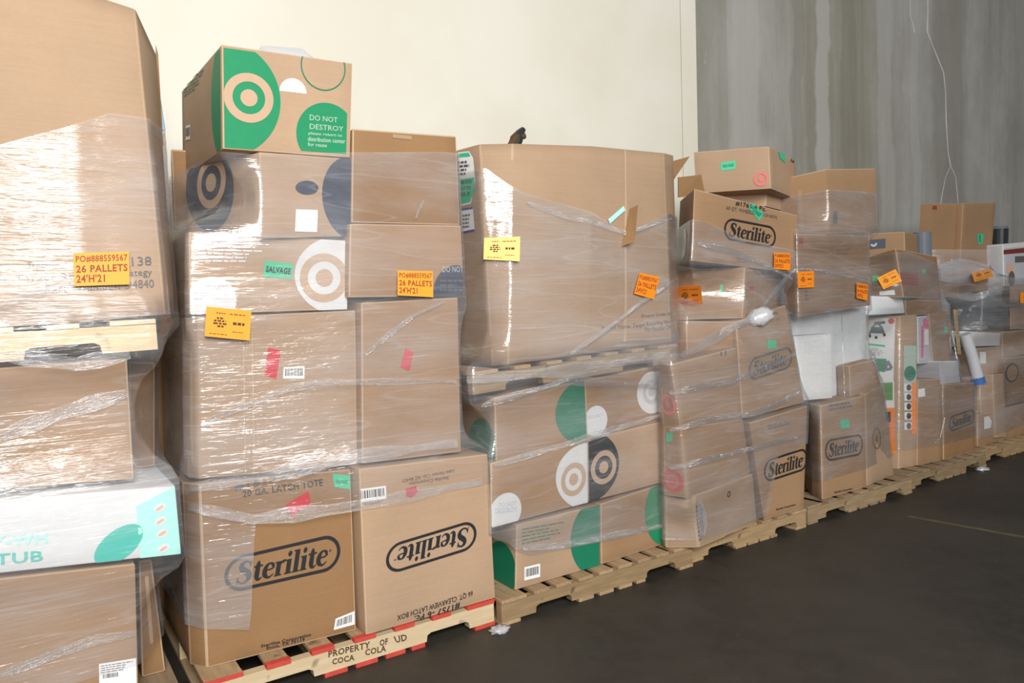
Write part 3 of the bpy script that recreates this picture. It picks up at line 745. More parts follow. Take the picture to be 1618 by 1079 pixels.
b = qbox('plain brown carton beside the hand hole carton', (555, 352), (727, 356), (721, 215), (557, 203), .03, .03, .7, 1, mat='card_d', group=G1)
sticker(b.walls[0], ((620, 218), (650, 221), (650, 215), (620, 212)), 'tape', 'tape')
for e in ((657, 355, 661, 300),):
    pass
b = qbox('top carton with large green circle and bullseye', (352, 235), (553, 249), (557, 100), (350, 70), .0, .03, .6, 1, back=(289, .66), mat='card_l', bev=.004, bul=.0, dent=.002, group=G1)
gt = b; w = b.walls[0]; wl = b.walls[3]
cs, ct = w.st(350, 153); es, et = w.st(442, 163); R = (es - cs) * w.w
p = [(R * math.cos(a) / w.w, ct + R * math.sin(a) / w.h) for a in [2 * math.pi * k / 72 for k in range(72)]]
st_mesh('green_circle', w, [clip01(p, .012, .97)], 'green')
R2 = .15
p = [(1 + R2 * math.cos(a) / wl.w, ct + R * math.sin(a) / wl.h) for a in [2 * math.pi * k / 72 for k in range(72)]]
st_mesh('green_circle', wl, [clip01(p, .012, .97)], 'green')
bullseye(w, (393, 155), .090, 'kraft', k=(.655, .345))
pp, _ = circle_st(w, (516, 213), (468, 214)); st_mesh('green_disc', w, [clip01(pp, .035, .965)], 'green')
text(w, 'DO NOT', ((489, 190), (533, 194), (533, 186), (489, 181)), 'palegreen'); text(w, 'DESTROY', ((489, 204), (542, 208), (542, 200), (489, 195.5)), 'palegreen')
for sx, q in (('please return to', ((487, 214), (540, 218), (540, 212), (487, 208))), ('distribution center', ((486, 223), (545, 227), (545, 220), (486, 216))), ('for reuse', ((486, 231), (516, 233), (516, 227), (486, 225)))):
    text(w, sx, q, 'palegreen', .01)
st_mesh('green_ring', w, ring_polys(w, (511, 106), .086, .091), 'dgreen')
hp, hr = circle_st(w, (463, 146), (484, 147), n=24, a0=0, a1=math.pi); st_mesh('hand_hole', w, [[(a, ct2) for a, ct2 in hp]], 'paper')
small_print(wl, ((291, 155), (323, 133), (323, 108), (291, 130)), 5, 'dgreen', 5, fill=.35); barcode(wl, ((294, 222), (301, 220), (301, 197), (294, 199)))
for i, (x, Y) in enumerate(((470, .3), (500, .42))):
    pts = [PY(x - 30 + 8 * k, 92 + 2.2 * k - 10 * math.sin(k * 1.1) ** 2, Y) for k in range(8)]
o = prism('plastic_bag', 'crumpled clear plastic on top of the green circle carton', 'plastic', [PY(400, 92, .2), PY(505, 106, .2), PY(505, 118, .45), PY(400, 106, .45)], [PY(412, 72, .25), PY(478, 76, .25), PY(478, 80, .4), PY(420, 72, .4)], 'scrap', 'scrap', bul=.012, dent=.05)

# ------------------------------------------------------------------ stack 2
G2 = 'bullseye cartons under the middle bulk carton'
b = qbox('bottom left carton with green half circle and barcode', (814, None), (947, None), (947, 797), (816, 829), -.018, -.01, .8, 2, mat='card_l', bul=.002, group=G2)
w = b.walls[0]; ellipse(w, (948, 848), (901, 856), (947, 786), 'dgreen', 'green_half_circle'); small_print(w, ((824, 862), (893, 848), (893, 822), (824, 834)), 5, 'dgreen', 6, fill=.3)
barcode(w, ((828, 917), (853, 911), (853, 890), (828, 896)))
disc(b.walls[3], (793, 897), (815, 893), 'dgreen', 'green_half_circle')
b = qbox('bottom right carton with green half circle at its right edge', (950, None), (1050, None), (1047, 764), (949, 796), -.01, .02, .8, 2, mat='card', bul=.002, group=G2)
w = b.walls[0]; ellipse(w, (1050, 806), (1018, 813), (1049, 752), 'green', 'green_half_circle')
b = qbox('middle row carton with white half circle on its right', (776, 834), (929, 794), (928, 694), (775, 732), -.04, -.02, .8, 2, mat='card', bul=.002, group=G2)
w = b.walls[0]; ellipse(w, (930, 752), (878, 757), (929, 699), 'white', 'white_half_circle'); bullseye(w, (906, 757), .078, 'kraft')
disc(w, (798, 809), (823, 806), 'white', 'white_circle'); text(w, 'DO NOT', ((787, 801), (815, 798), (815, 791), (787, 794)), 'palegrey'); text(w, 'DESTROY', ((782, 811), (816, 808), (816, 800), (782, 803)), 'palegrey')
b = qbox('middle row carton with black half circle on its left', (930, 793), (1048, 762), (1049, 665), (929, 694), -.02, .0, .8, 2, mat='card_l', bul=.002, group=G2)
w = b.walls[0]; ellipse(w, (928, 740), (977, 731), (929, 684), 'black', 'black_half_circle'); bullseye(w, (953, 738), .085, 'kraft')
b = qbox('upper row carton with green half circle at its right edge', (784, 730), (927, 693), (923, 601), (781, 628), -.03, -.01, .8, 2, mat='card', bul=.002, group=G2)
w = b.walls[0]; ellipse(w, (924, 650), (877, 656), (923, 600), 'dgreen', 'green_half_circle'); disc(b.walls[3], (763, 700), (784, 712), 'dgreen', 'green_circle')
b = qbox('upper row carton with small white circle at its left', (927, 692), (1049, 664), (1043, 577), (924, 600), -.01, .01, .8, 2, mat='card', bul=.002, group=G2)
w = b.walls[0]; disc(w, (941, 665), (959, 661), 'white', 'white_circle'); ellipse(w, (1030, 620), (1005, 625), (1028, 587), 'white', 'white_disc'); bullseye(w, (1028, 619), .062, 'palegrey')
text(w, 'DO NOT', ((929, 662), (952, 657), (952, 652), (929, 657)), 'palegrey')
pa, pb = PY(748, 624, -.06), PY(1070, 572, -.06); d = (pb - pa).normalized()
pallet('worn pallet carrying the middle bulk carton', pa, d, length=(pb - pa).length, hgt=.098, wood=('wood', 'wood_y'), seed=12, upper=2)
c2 = [corner(c) for c in ((778, 578, 758, 228, .035), (803, 576, 810, 227, -.03), (925, 559, 935, 231, -.05), (1060, 540, 1049, 242, -.02), (1072, 538, 1064, 246, .11))]
def backpt(v, dx, yb): return (Vector((v[0].x + dx, yb, v[0].z)), Vector((v[1].x + dx, yb, v[1].z)))
c2 = c2 + [backpt(c2[4], -.02, .85), backpt(c2[0], .02, .85), backpt(c2[0], -.06, .40)]
g2 = gaylord('wide open bulk carton with torn film, middle of the row', c2, 2, mat='card_l', bul=.006, dent=.012)
w = g2.walls[2]
text(w, 'Project Code: A', ((1012, 503), (1058, 499), (1058, 493), (1012, 497)), 'grey_ink'); text(w, 'Project Name: Target Recycling Stra', ((950, 524), (1059, 513), (1059, 505), (950, 516)), 'grey_ink'); text(w, 'Part Number: D4', ((1018, 524), (1059, 520), (1059, 513), (1018, 517)), 'grey_ink')
sticker(w, ((985.5, 236), (988, 236), (988, 540), (984, 540)), 'edge', 'crease', OFF)
wl = g2.walls[7]
q = ((729, 326), (745, 322), (752, 285), (749, 250), (742, 239), (724, 241))
sticker(wl, q, 'paper', 'address_sheet', label='white and green address sheet')
sticker(wl, ((724.5, 249), (745, 247), (742, 241), (725, 243)), 'mint', 'green_band', .0035)
small_print(wl, ((725, 278), (746, 276), (745, 252), (725, 254)), 4, 'grey_ink', 3, fill=.6, off=.004)
sticker(wl, ((728, 323), (744, 319), (751, 300), (751, 280), (726, 284)), 'mint', 'green_panel', .0035)
text(wl, 'THIS TOTE', ((727, 292), (747, 290), (747, 284), (727, 286)), 'black', .02, off=.005); text(wl, 'HOLD FOR', ((727, 301), (746, 299), (746, 293), (727, 295)), 'black', .02, off=.005); text(wl, 'PICK UP', ((728, 311), (744, 309), (744, 303), (728, 305)), 'black', .02, off=.005)
sticker(wl, ((730, 369), (751, 365), (748, 328), (728, 331)), 'paper', 'shipping_label'); sticker(wl, ((730, 369), (751, 365), (751, 362), (730, 366)), 'purple', 'blue_border', .0035); sticker(wl, ((728, 333), (748, 330), (748, 327), (728, 330)), 'purple', 'blue_border', .0035)
small_print(wl, ((731, 362), (747, 360), (746, 336), (731, 338)), 4, 'grey_ink', 3, off=.004)
# torn flap on the front
wf = g2.walls[2]
s1, t1 = wf.st(985, 390); a = wf.pt(s1, t1, .004)
def fpt(px, py, off): return wf.pt(*wf.st(px, py), off)
v = [fpt(993, 330, .004), fpt(995, 326, .05), fpt(985, 383, .07), fpt(980, 390, .004)]
link('torn_flap', mesh('torn_flap', v, [(0, 1, 2, 3)]), 'card_d', g2.o)
v = [fpt(958, 347, .006), fpt(981, 326, .012), fpt(983, 333, .014), fpt(960, 354, .010)]
link('torn_film_strip', mesh('torn_film_strip', v, [(0, 1, 2, 3)]), 'teal', g2.o)
# right flap standing out behind the bulk carton
hx = c2[4][1].x - .012; f = [Vector((hx, .16, 2.02)), PY(1068, 279, .30), PY(1090, 247, .35), Vector((hx, .42, 2.17))]
link('carton_flap', mesh('carton_flap', f + [p + Vector((0, .006, 0)) for p in f], [(0, 1, 2, 3), (7, 6, 5, 4), (0, 4, 5, 1), (1, 5, 6, 2), (2, 6, 7, 3), (3, 7, 4, 0)]), 'card_d', g2.o)
# dark handle poking over the rim
hp = [PY(790, 330, .35), PY(808, 245, .35), PY(816, 220, .35), PY(822, 210, .35), PY(827, 204, .35)]
o = link('tool_handle', tube_mesh('tool_handle', hp, [.026, .030, .034, .022, .014]), 'dark_plastic'); tag(o, 'dark handle poking over the rim of the wide bulk carton', 'handle')
hb = [PY(805, 232, .34), PY(815, 217, .34), PY(829, 215, .34)]
link('grip', tube_mesh('grip', hb, [.016, .022, .014]), 'stencil', o)

# ------------------------------------------------------------------ stack 3
G3 = 'cartons of the crooked stack right of the bulk carton'
b = qbox('crumpled crushed carton at the bottom of the crooked stack', (1105, None), (1197, None), (1190, 748), (1097, 781), -.145, -.055, .55, 3, cham=(1051, 1051, -.035, 2.99), mat='card_l', bul=.012, dent=.05, bev=.012, group=G3)
w = b.walls[0]; small_print(w, ((1146, 852), (1166, 843), (1166, 836), (1146, 845)), 2, 'grey_ink', 3); bullseye(w, (1154, 781), .018, 'black', 'pin_mark', k=(.6, .0))
small_print(w, ((1100, 858), (1112, 852), (1110, 792), (1097, 798)), 9, 'grey_ink', 1, fill=.6)
b = qbox('sagging carton with red bullseye on its left side, above the crumpled carton', (1086, 787), (1186, 746), (1174, 662), (1074, 676), -.17, -.03, .55, 3, cham=(1050, 1049, -.055, 2.99), mat='card', bul=.006, dent=.02, group=G3)
wl = b.walls[4]; bullseye(wl, (1062, 760), .058, 'red'); sticker(wl, ((1050, 700), (1062, 698), (1062, 683), (1050, 684)), 'mint', 'green_sticker')
sb = b
b = qbox('wide carton with faded red bullseye on its left side', (1074, 675), (1171, 662), (1163, 549), (1059, 576), -.16, -.03, .55, 3, cham=(1048, 1043, -.06, 2.99), mat='card', bul=.006, dent=.015, group=G3)
bullseye(b.walls[4], (1054, 640), .055, 'pinkred'); w = b.walls[0]
for x in (1138, 1145): sticker(w, ((x, 562), (x + 2, 562), (x + 2, 548), (x, 548)), 'grey_ink', 'arrow_mark')
qbox('plain carton under film, left of the knotted film', (1086, 570), (1163, 549), (1161, 508), (1084, 507), .06, .0, .4, 3, mat='card', group=G3)
b = qbox('carton with oval logo in the middle of the crooked stack', (1173, 662), (1270, 636), (1241, 482), (1163, 508), -.03, -.01, .5, 3, mat='card', bul=.006, dent=.01, group=G3)
w = b.walls[0]; logo(w, ((1181, 603), (1250, 580), (1250, 545), (1181, 567)), 'grey_ink'); sticker(w, ((1211, 551), (1226, 550), (1226, 537), (1211, 537)), 'mint', 'green_sticker')
text(w, '1 Pc.', ((1213, 502), (1231, 496), (1231, 490), (1213, 496)), 'grey_ink', .02); text(w, 'LATCH BOX', ((1165, 520), (1233, 500), (1233, 507), (1165, 514)), 'faint')
b = qbox('carton with bold oval logo at the bottom of the crooked stack', (1207, None), (1270, None), (1276, 641), (1184, 668), -.04, -.036, .5, 3, back=(1190, .04), mat='card', bul=.005, group=G3)
w = b.walls[0]; logo(w, ((1206, 763), (1275, 741), (1275, 706), (1206, 727)))
text(w, 'Sterilite Corporation', ((1225, 807), (1256, 799), (1256, 795), (1225, 803)), 'black', .02); small_print(w, ((1212, 680), (1258, 668), (1258, 658), (1212, 670)), 2, 'grey_ink', 4)
cbox('turned carton with orange label at its left, under the tilted logo carton', (1066, 505, 1066, 428, .25), (1173, 503, 1177, 422, -.02), (1238, 486, 1240, 424, .22), 3, level=True, mat='card', group=G3)
sb = STACK[3][-1]; sticker(sb.walls[0], ((1137, 466), (1142, 466), (1142, 450), (1137, 450)), 'mint', 'green_sticker'); sticker(sb.walls[1], ((1184, 459), (1190, 457), (1189, 452), (1184, 454)), 'red', 'red_sticker')
b = qbox('tilted carton with oval logo near the top of the crooked stack', (1092, 412), (1257, 431), (1260, 340), (1097, 298), -.03, .0, .45, 3, back=(1070, .34), mat='card', bul=.004, group=G3)
w = b.walls[0]; logo(w, ((1142, 378), (1224, 393), (1225, 359), (1144, 343)))
text(w, '#1761 6 Pc.', ((1161, 325), (1209, 335), (1210, 327), (1162, 317)), 'black', .01); text(w, '60 QT. WHEELED LATCH BOX', ((1146, 332), (1227, 347), (1227, 341), (1147, 325)), 'grey_ink', .01)
sticker(w, ((1182, 329), (1187, 320), (1206, 338), (1198, 349)), 'mint', 'green_sticker'); small_print(w, ((1163, 413), (1190, 418), (1190, 411), (1163, 406)), 2, 'faint', 4)
text(w, 'SALVAGE', ((1185, 328), (1197, 343), (1201, 338), (1189, 324)), 'dgreen', .03, off=.004)
fl = [PY(1072, 312, .30), PY(1114, 306, .30), PY(1108, 276, .30), PY(1072, 280, .32)]
link('carton_flap', mesh('carton_flap', fl + [p + Vector((0, .006, 0)) for p in fl], [(0, 1, 2, 3), (7, 6, 5, 4), (0, 4, 5, 1), (1, 5, 6, 2), (2, 6, 7, 3), (3, 7, 4, 0)]), 'card_d', b.o)
cbox('small plain carton wedged under the top bullseye carton', (1140, 330, 1140, 312, .34), (1210, 326, 1212, 299, .16), (1236, 328, 1236, 301, .26), 3, level=True, mat='card_l', group=G3)
cbox('top carton with faded red bullseye and green sticker', (1100, 318, 1096, 262, .34), (1218, 298, 1215, 231, .02), (1259, 302, 1256, 242, .24), 3, level=True, mat='card_l', group=G3)
sb = STACK[3][-1]; w = sb.walls[0]; bullseye(w, (1202, 283), .042, 'pinkred'); sticker(w, ((1139, 270), (1162, 267), (1162, 254), (1139, 257)), 'mint', 'green_sticker'); text(w, 'SALVAGE', ((1142, 265), (1159, 263), (1159, 258), (1142, 260)), 'dgreen', .03, off=.004)
sticker(sb.walls[1], ((1231, 250), (1239, 258), (1240, 246), (1229, 238)), 'mint', 'green_sticker'); text(sb.walls[1], '12', ((1249, 256), (1254, 257), (1254, 245), (1249, 244)), 'black', .03)

# ------------------------------------------------------------------ stack 4
G4 = 'cartons of the stack with the white foam box'
b = qbox('carton with oval logo and green sticker under the white foam box', (1299, None), (1369, None), (1366, 625), (1296, 641), .01, .01, .6, 4, back=(1284, .10), mat='card', bul=.004, group=G4)
w = b.walls[0]; logo(w, ((1303, 730), (1362, 718), (1362, 684), (1303, 695))); sticker(w, ((1327, 677), (1341, 676), (1341, 662), (1327, 663)), 'mint', 'green_sticker'); small_print(w, ((1310, 650), (1350, 643), (1350, 632), (1310, 638)), 2, 'grey_ink', 4); text(w, 'Sterilite Corporation', ((1318, 780), (1346, 774), (1346, 770), (1318, 776)), 'black', .02)
b = qbox('slumped carton under film, right of the foam box stack', (1370, None), (1412, None), (1394, 608), (1367, 622), .02, .08, .5, 4, mat='card_l', bul=.012, dent=.03, group=G4)
bullseye(b.walls[0], (1381, 692), .075, 'faint', 'round_mark', k=(.85, .3))
qbox('small brown carton on top of the slumped carton', (1344, 627), (1393, 610), (1382, 568), (1342, 578), .05, .06, .09, 4, mat='card', dent=.02, group=G4)
b = qbox('bright white foam box front panel behind the film', (1270, 633), (1315, 629), (1313, 527), (1254, 531), .04, .04, .08, 4, name='foam_box', cat='foam box', mat='paper', edge='paper', group=G4)
for k in range(8): sticker(b.walls[0], ((1272 + 4 * k, 560), (1273.2 + 4 * k, 560), (1273 + 4 * k, 536), (1272 + 4 * k, 536)), 'foam', 'rib')
qbox('large translucent grey white plastic tub behind the foam panel', (1268, 637), (1372, 618), (1370, 486), (1248, 497), .16, .16, .5, 4, name='plastic_tub', cat='tub', mat='foam', edge='foam', bev=.02, group=G4)
cbox('brown carton with two orange labels over the white tub', (1236, 486, 1240, 376, .11), (1261, 501, 1258, 369, -.02), (1375, 483, 1371, 372, .05), 4, mat='card_d', bul=.006, group=G4)
sb = STACK[4][-1]; w = sb.walls[1]; sticker(w, ((1262, 385), (1268, 385), (1268, 375), (1262, 375)), 'brown_ink', 'printed_mark'); small_print(w, ((1322, 404), (1342, 403), (1342, 391), (1322, 392)), 2, 'faint', 2); small_print(w, ((1322, 470), (1336, 468), (1336, 458), (1322, 460)), 1, 'faint', 2); small_print(w, ((1271, 476), (1277, 476), (1277, 457), (1271, 457)), 3, 'grey_ink', 1)
cbox('plain carton on top of the stack, tape across its left side', (1232, 369, 1230, 284, .27), (1311, 369, 1305, 267, -.02), (1386, 367, 1382, 266, .10), 4, mat='card', group=G4)
sb = STACK[4][-1]; sticker(sb.walls[0], ((1262, 362), (1270, 364), (1267, 300), (1259, 300)), 'tape', 'tape'); sticker(sb.walls[1], ((1316, 353), (1322, 353), (1322, 334), (1316, 334)), 'grey_ink', 'printed_mark')

# ------------------------------------------------------------------ stack 5
G5 = 'things on the stroller carton pallet'
b = cbox('tall white stroller carton with pictures of a pushchair', (1362, None, 1362, 500, .40), (1420, None, 1422, 499, .15), (1448, None, 1449, 500, .13), 5, level=True, mat='card_l', bul=.002, dent=.004, group=G5)
b = STACK[5][-1]; w = b.walls[0]
sticker(w, ((1364, 604), (1412, 602), (1415, 503), (1366, 501)), 'paper', 'white_print', OFF)
sticker(w, ((1364, 660), (1414, 656), (1413, 602), (1364, 604)), 'paper', 'white_print', OFF)
disc(w, (1409, 507), (1414, 507), 'pinkred', 'red_badge', OFF * 3)
def seg(w, pts, wd, mat, name, off=OFF * 3):
    polys = []
    for a, c in zip(pts[:-1], pts[1:]):
        s1, s2 = w.st(*a), w.st(*c); dx, dy = (s2[0] - s1[0]) * w.w, (s2[1] - s1[1]) * w.h; ln = math.hypot(dx, dy) or 1
        nx, ny = -dy / ln * wd / w.w, dx / ln * wd / w.h
        polys.append(clip01([(s1[0] + nx, s1[1] + ny), (s1[0] - nx, s1[1] - ny), (s2[0] - nx, s2[1] - ny), (s2[0] + nx, s2[1] + ny)]))
    return st_mesh(name, w, [p for p in polys if p], mat, off)
sticker(w, ((1376, 526), (1396, 527), (1396, 517), (1377, 516)), 'grey_plastic', 'pushchair_picture', OFF * 2); sticker(w, ((1382, 514), (1399, 511), (1399, 507), (1382, 509)), 'grey_plastic', 'pushchair_picture', OFF * 2)
seg(w, ((1374, 531), (1378, 519), (1386, 509), (1394, 517), (1399, 530)), .006, 'grey_plastic', 'pushchair_picture')
for x, y in ((1375, 531), (1385, 533), (1398, 529)): ellipse(w, (x, y), (x + 2, y), (x, y - 2.4), 'black', 'pushchair_picture', OFF * 3)
sticker(w, ((1371, 545), (1399, 548), (1399, 545), (1371, 542)), 'mint', 'green_line', OFF * 2); small_print(w, ((1376, 561), (1397, 562), (1397, 550), (1376, 549)), 4, 'palegrey', 2, fill=.6)
sticker(w, ((1385, 586), (1399, 588), (1401, 567), (1376, 566)), 'green', 'green_picture', OFF * 2); seg(w, ((1399, 584), (1403, 570), (1408, 578), (1409, 582), (1400, 584)), .010, 'grey_plastic', 'pushchair_picture')
sticker(w, ((1376, 632), (1411, 632), (1411, 604), (1376, 606)), 'leaf', 'green_picture', OFF * 3)
sticker(w, ((1370, 720), (1416, 716), (1414, 644), (1370, 646)), 'orange', 'orange_print', OFF * 3); sticker(w, ((1398, 668), (1408, 667), (1408, 650), (1398, 651)), 'black', 'dark_picture', OFF * 4)
w = b.walls[1]
sticker(w, ((1427, 622), (1447, 620), (1447, 546), (1427, 546)), 'palegreen', 'printed_panel'); ellipse(w, (1437, 590), (1446, 590), (1437, 578), 'dgreen', 'plant_picture', OFF * 2)
sticker(w, ((1439, 686), (1447, 685), (1447, 604), (1439, 604)), 'orange', 'orange_print', OFF * 2)
for i, y in enumerate((612, 627, 642, 657, 673)):
    sticker(w, ((1428, y + 6), (1440, y + 6), (1440, y - 6), (1428, y - 6)), 'paper', 'picture_panel', OFF * 2); ellipse(w, (1435, y), (1438.5, y), (1435, y - 5), 'black', 'dark_picture', OFF * 3)
qbox('thin dark carton squeezed under the leaning brown carton', (1432, 499), (1490, 495), (1488, 475), (1430, 472), .16, .16, .2, 5, mat='card_d', group=G5)
qbox('white foam block lying on the stroller carton', (1367, 499), (1431, 495), (1427, 469), (1372, 467), .20, .16, .3, 5, name='foam_block', cat='foam block', mat='foam', edge='foam', bev=.012, group=G5)
cbox('leaning brown carton with orange label above the foam block', (1370, 468, 1370, 406, .32), (1428, 470, 1415, 392, .08), (1488, 473, 1480, 405, .20), 5, mat='card_d', group=G5)
b = STACK[5][-1]; sticker(b.walls[0], ((1376, 446), (1387, 444), (1387, 435), (1376, 437)), 'mint', 'green_sticker'); sticker(b.walls[0], ((1388, 467), (1411, 467), (1410, 459), (1388, 461)), 'paper', 'white_label'); sticker(b.walls[1], ((1424, 452), (1450, 452), (1449, 431), (1422, 431)), 'brown_ink', 'dark_print', OFF)
sticker(b.walls[1], ((1455, 432), (1462, 432), (1460, 425), (1455, 425)), 'mint', 'green_sticker')
cbox('carton with dark blue arrow sticker at the back', (1366, 404, 1366, 374, .75), (1430, 404, 1429, 366, .52), (1452, 404, 1450, 373, .64), 5, level=True, mat='card', group=G5)
b = STACK[5][-1]; w = b.walls[0]; sticker(w, ((1374, 394), (1399, 392), (1399, 377), (1374, 379)), 'navy', 'blue_sticker', label='dark blue sticker with white curved arrow'); seg(w, ((1376, 386), (1380, 389), (1384, 386.5), (1384, 384)), .008, 'palegrey', 'curved_arrow', .005)
p0, p1_ = PY(1458, 405, .62), PY(1457, 367, .62); r = (PY(1465, 390, .62) - PY(1450, 390, .62)).length / 2
o = link('carpet_roll', tube_mesh('carpet_roll', [p0, p1_], [r * .9, r * .9], 18), 'grey_plastic'); tag(o, 'short grey roll standing beside the arrow sticker carton', 'roll')
qbox('brown carton with open dark top behind the stroller carton', (1427, 560), (1452, 558), (1451, 516), (1427, 516), .34, .34, .2, 5, mat='card', group=G5)
b = qbox('narrow toy carton with pink print', (1451, 575), (1473, 573), (1466, 499), (1450, 500), .17, .17, .2, 5, mat='palegrey', edge='paper', group=G5)
w = b.walls[0]; disc(w, (1462, 511), (1466, 511), 'pink', 'pink_picture'); sticker(w, ((1455, 565), (1458, 565), (1458, 515), (1455, 515)), 'pink', 'pink_stripe'); sticker(w, ((1459, 545), (1466, 545), (1466, 520), (1459, 520)), 'paper', 'white_window')
b = qbox('brown carton with green and orange stickers at its right edge', (1474, 572), (1503, 570), (1499, 490), (1467, 491), .16, .16, .3, 5, mat='card_d', bul=.01, dent=.02, group=G5)
w = b.walls[0]; sticker(w, ((1490, 526), (1496, 526), (1496, 516), (1490, 516)), 'mint', 'green_sticker'); sticker(w, ((1500, 533), (1508, 534), (1502, 511), (1497, 511)), 'orange', 'orange_sticker')
sticker(w, ((1499, 535), (1502, 560), (1502, 540), (1500, 528)), 'paper', 'white_tape')
qbox('plain carton at the bottom beside the stroller carton', (1449, None), (1487, None), (1487, 598), (1450, 600), .12, .10, .5, 5, mat='card', group=G5)
b = STACK[5][-1]; sticker(b.walls[0], ((1450, 628), (1461, 626), (1460, 613), (1450, 615)), 'paper', 'white_label')
b = qbox('carton with dark oval logo at the bottom of the far stack', (1491, None), (1541, None), (1541, 604), (1490, 607), .09, .11, .5, 5, mat='card_d', bul=.003, group=G5)
logo(b.walls[0], ((1499, 683), (1539, 668), (1539, 645), (1499, 658))); small_print(b.walls[0], ((1508, 616), (1524, 612), (1524, 607), (1508, 611)), 1, 'brown_ink', 2)
qbox('pale grey carton leaning on the dark oval logo carton', (1486, 607), (1518, 604), (1514, 570), (1483, 571), .10, .10, .25, 5, mat='palegrey', edge='paper', group=G5)
p = [PY(1545, 600, .10), PY(1536, 565, .13), PY(1524, 528, .16)]; r = .046
o = link('paper_roll', tube_mesh('paper_roll', p, [r, r, r], 18), 'palegrey'); tag(o, 'long white roll with blue end leaning on the far stack', 'roll')
e = (p[0] - p[1]).normalized(); link('blue_end', tube_mesh('blue_end', [p[0] - e * .02, p[0] + e * .035], [r * 1.12, r * 1.12], 18), 'blue', o)
p = [PY(1510, 556, .12), PY(1505, 488, .12)]
o = prism('wooden_stick', 'upright wooden stick beside the orange stickered carton', 'stick', [PY(1513, 560, .14), PY(1519, 560, .14), PY(1519, 560, .17), PY(1513, 560, .17)], [PY(1506, 489, .14), PY(1512, 489, .14), PY(1512, 489, .17), PY(1506, 489, .17)], 'wood_g', 'wood_g', bul=0, dent=0, bev=.002)

# ------------------------------------------------------------------ stack 6
G6 = 'things on the far right pallets'
def sheet(label, q, Y, dy, mat='card', name='flat_carton', Y2=None):
    A, B, C, D = [PY(*c, Y if i in (0, 3) else (Y2 if Y2 is not None else Y)) for i, c in enumerate(q)]
    off = Vector((0, dy, 0))
    return prism(name, label, 'carton', [A, B, B + off, A + off], [D, C, C + off, D + off], mat, 'edge', bul=0, dent=.003, bev=.003, stack=6)
s = sheet('tall upright flat carton, left one of the pair against the concrete wall', ((1463, 470), (1512, 470), (1517, 322), (1471, 321)), .62, .09)
sticker(s.walls[0], ((1473, 331), (1480, 331), (1480, 325), (1474, 325)), 'brown_ink', 'square_mark')
s = sheet('tall upright flat carton with green sticker, right one of the pair', ((1514, 468), (1562, 466), (1573, 320), (1522, 321)), .56, .09)
sticker(s.walls[0], ((1545, 386), (1552, 385), (1554, 370), (1543, 369)), 'mint', 'green_sticker'); seg(s.walls[0], ((1548, 382), (1547, 371)), .008, 'dgreen', 'pen_mark', .004)
p = [PYZ(1572, .95, .1185), PY(1579, 362, .95)]; r = .085
o = link('black_roll', tube_mesh('black_roll', p, [r, r], 18), 'dark_plastic'); tag(o, 'black roll standing behind the upright flat cartons', 'roll')
link('end_cap', tube_mesh('end_cap', [p[1], p[1] + _z * .03], [r * 1.02, r * .9], 18), 'grey_plastic', o)
b = qbox('picture printed appliance carton with white and dark red top', (1588, 500), (1634, 494), (1634, 381), (1585, 386), .42, .42, .5, 6, mat='palegrey', edge='paper', group=G6)
w = b.walls[0]; sticker(w, ((1585, 393), (1634, 388), (1634, 381), (1585, 386)), 'white', 'white_band', OFF); sticker(w, ((1585, 402), (1634, 398), (1634, 390), (1585, 395)), 'redbrown', 'red_band', OFF)
sticker(w, ((1603, 415), (1634, 413), (1634, 404), (1603, 405)), 'grey_ink', 'dark_picture'); ellipse(w, (1595, 424), (1600, 424), (1595, 415), 'skin', 'picture_print'); ellipse(w, (1598, 440), (1603, 440), (1598, 428), 'grey_ink', 'picture_print')
cbox('brown carton under glossy film at the far right edge', (1584, 520, 1584, 452, .34), (1596, 521, 1596, 453, .20), (1640, 515, 1640, 450, .24), 6, mat='card', group=G6)
# black bags
bm = bmesh.new(); bmesh.ops.create_icosphere(bm, subdivisions=4, radius=1)
ctr = PY(1545, 494, .30)
for v in bm.verts:
    n = v.co.copy(); k = 1 + .16 * noise.noise(n * 2.3) + .08 * noise.noise(n * 6.0)
    v.co = Vector((n.x * .36, n.y * .17, n.z * .17 * (1 if n.z > 0 else .7))) * k + ctr
o = link('black_bag', bm_mesh('black_bag', bm, True), 'bag'); STACK[6].append(type('Bag', (), dict(rb=[ctr + Vector((x, y, -.14)) for x, y in ((-.42, -.22), (.42, -.22), (.42, .1), (-.42, .1))], rt=[ctr + Vector((x, y, .17)) for x, y in ((-.42, -.22), (.42, -.22), (.42, .1), (-.42, .1))]))()); rebase(o, ctr - Vector((0, 0, .13))); tag(o, 'shiny black plastic bag below the upright flat cartons', 'bag')
b = qbox('white flat carton under the black plastic bag', (1521, 548), (1580, 546), (1582, 526), (1519, 523), .20, .20, .4, 6, mat='white', edge='white', group=G6)
b = qbox('tan carton under the white flat carton, film over its front', (1547, 612), (1582, 608), (1582, 548), (1542, 550), .22, .22, .4, 6, mat='card', dent=.02, group=G6)
sticker(b.walls[0], ((1547, 575), (1557, 574), (1557, 556), (1547, 556)), 'paper', 'white_panel')
b = qbox('long narrow tan carton standing on end', (1573, 692), (1591, 690), (1586, 590), (1568, 592), .14, .14, .1, 6, mat='card_l', group=G6)
b = qbox('narrow tan slat carton beside the paper roll', (1552, 690), (1566, 688), (1562, 608), (1548, 610), .18, .18, .1, 6, mat='card_l', group=G6)
b = qbox('carton with round oval logo at the far right', (1592, 640), (1640, 628), (1640, 560), (1586, 566), .16, .16, .4, 6, mat='card_d', group=G6)
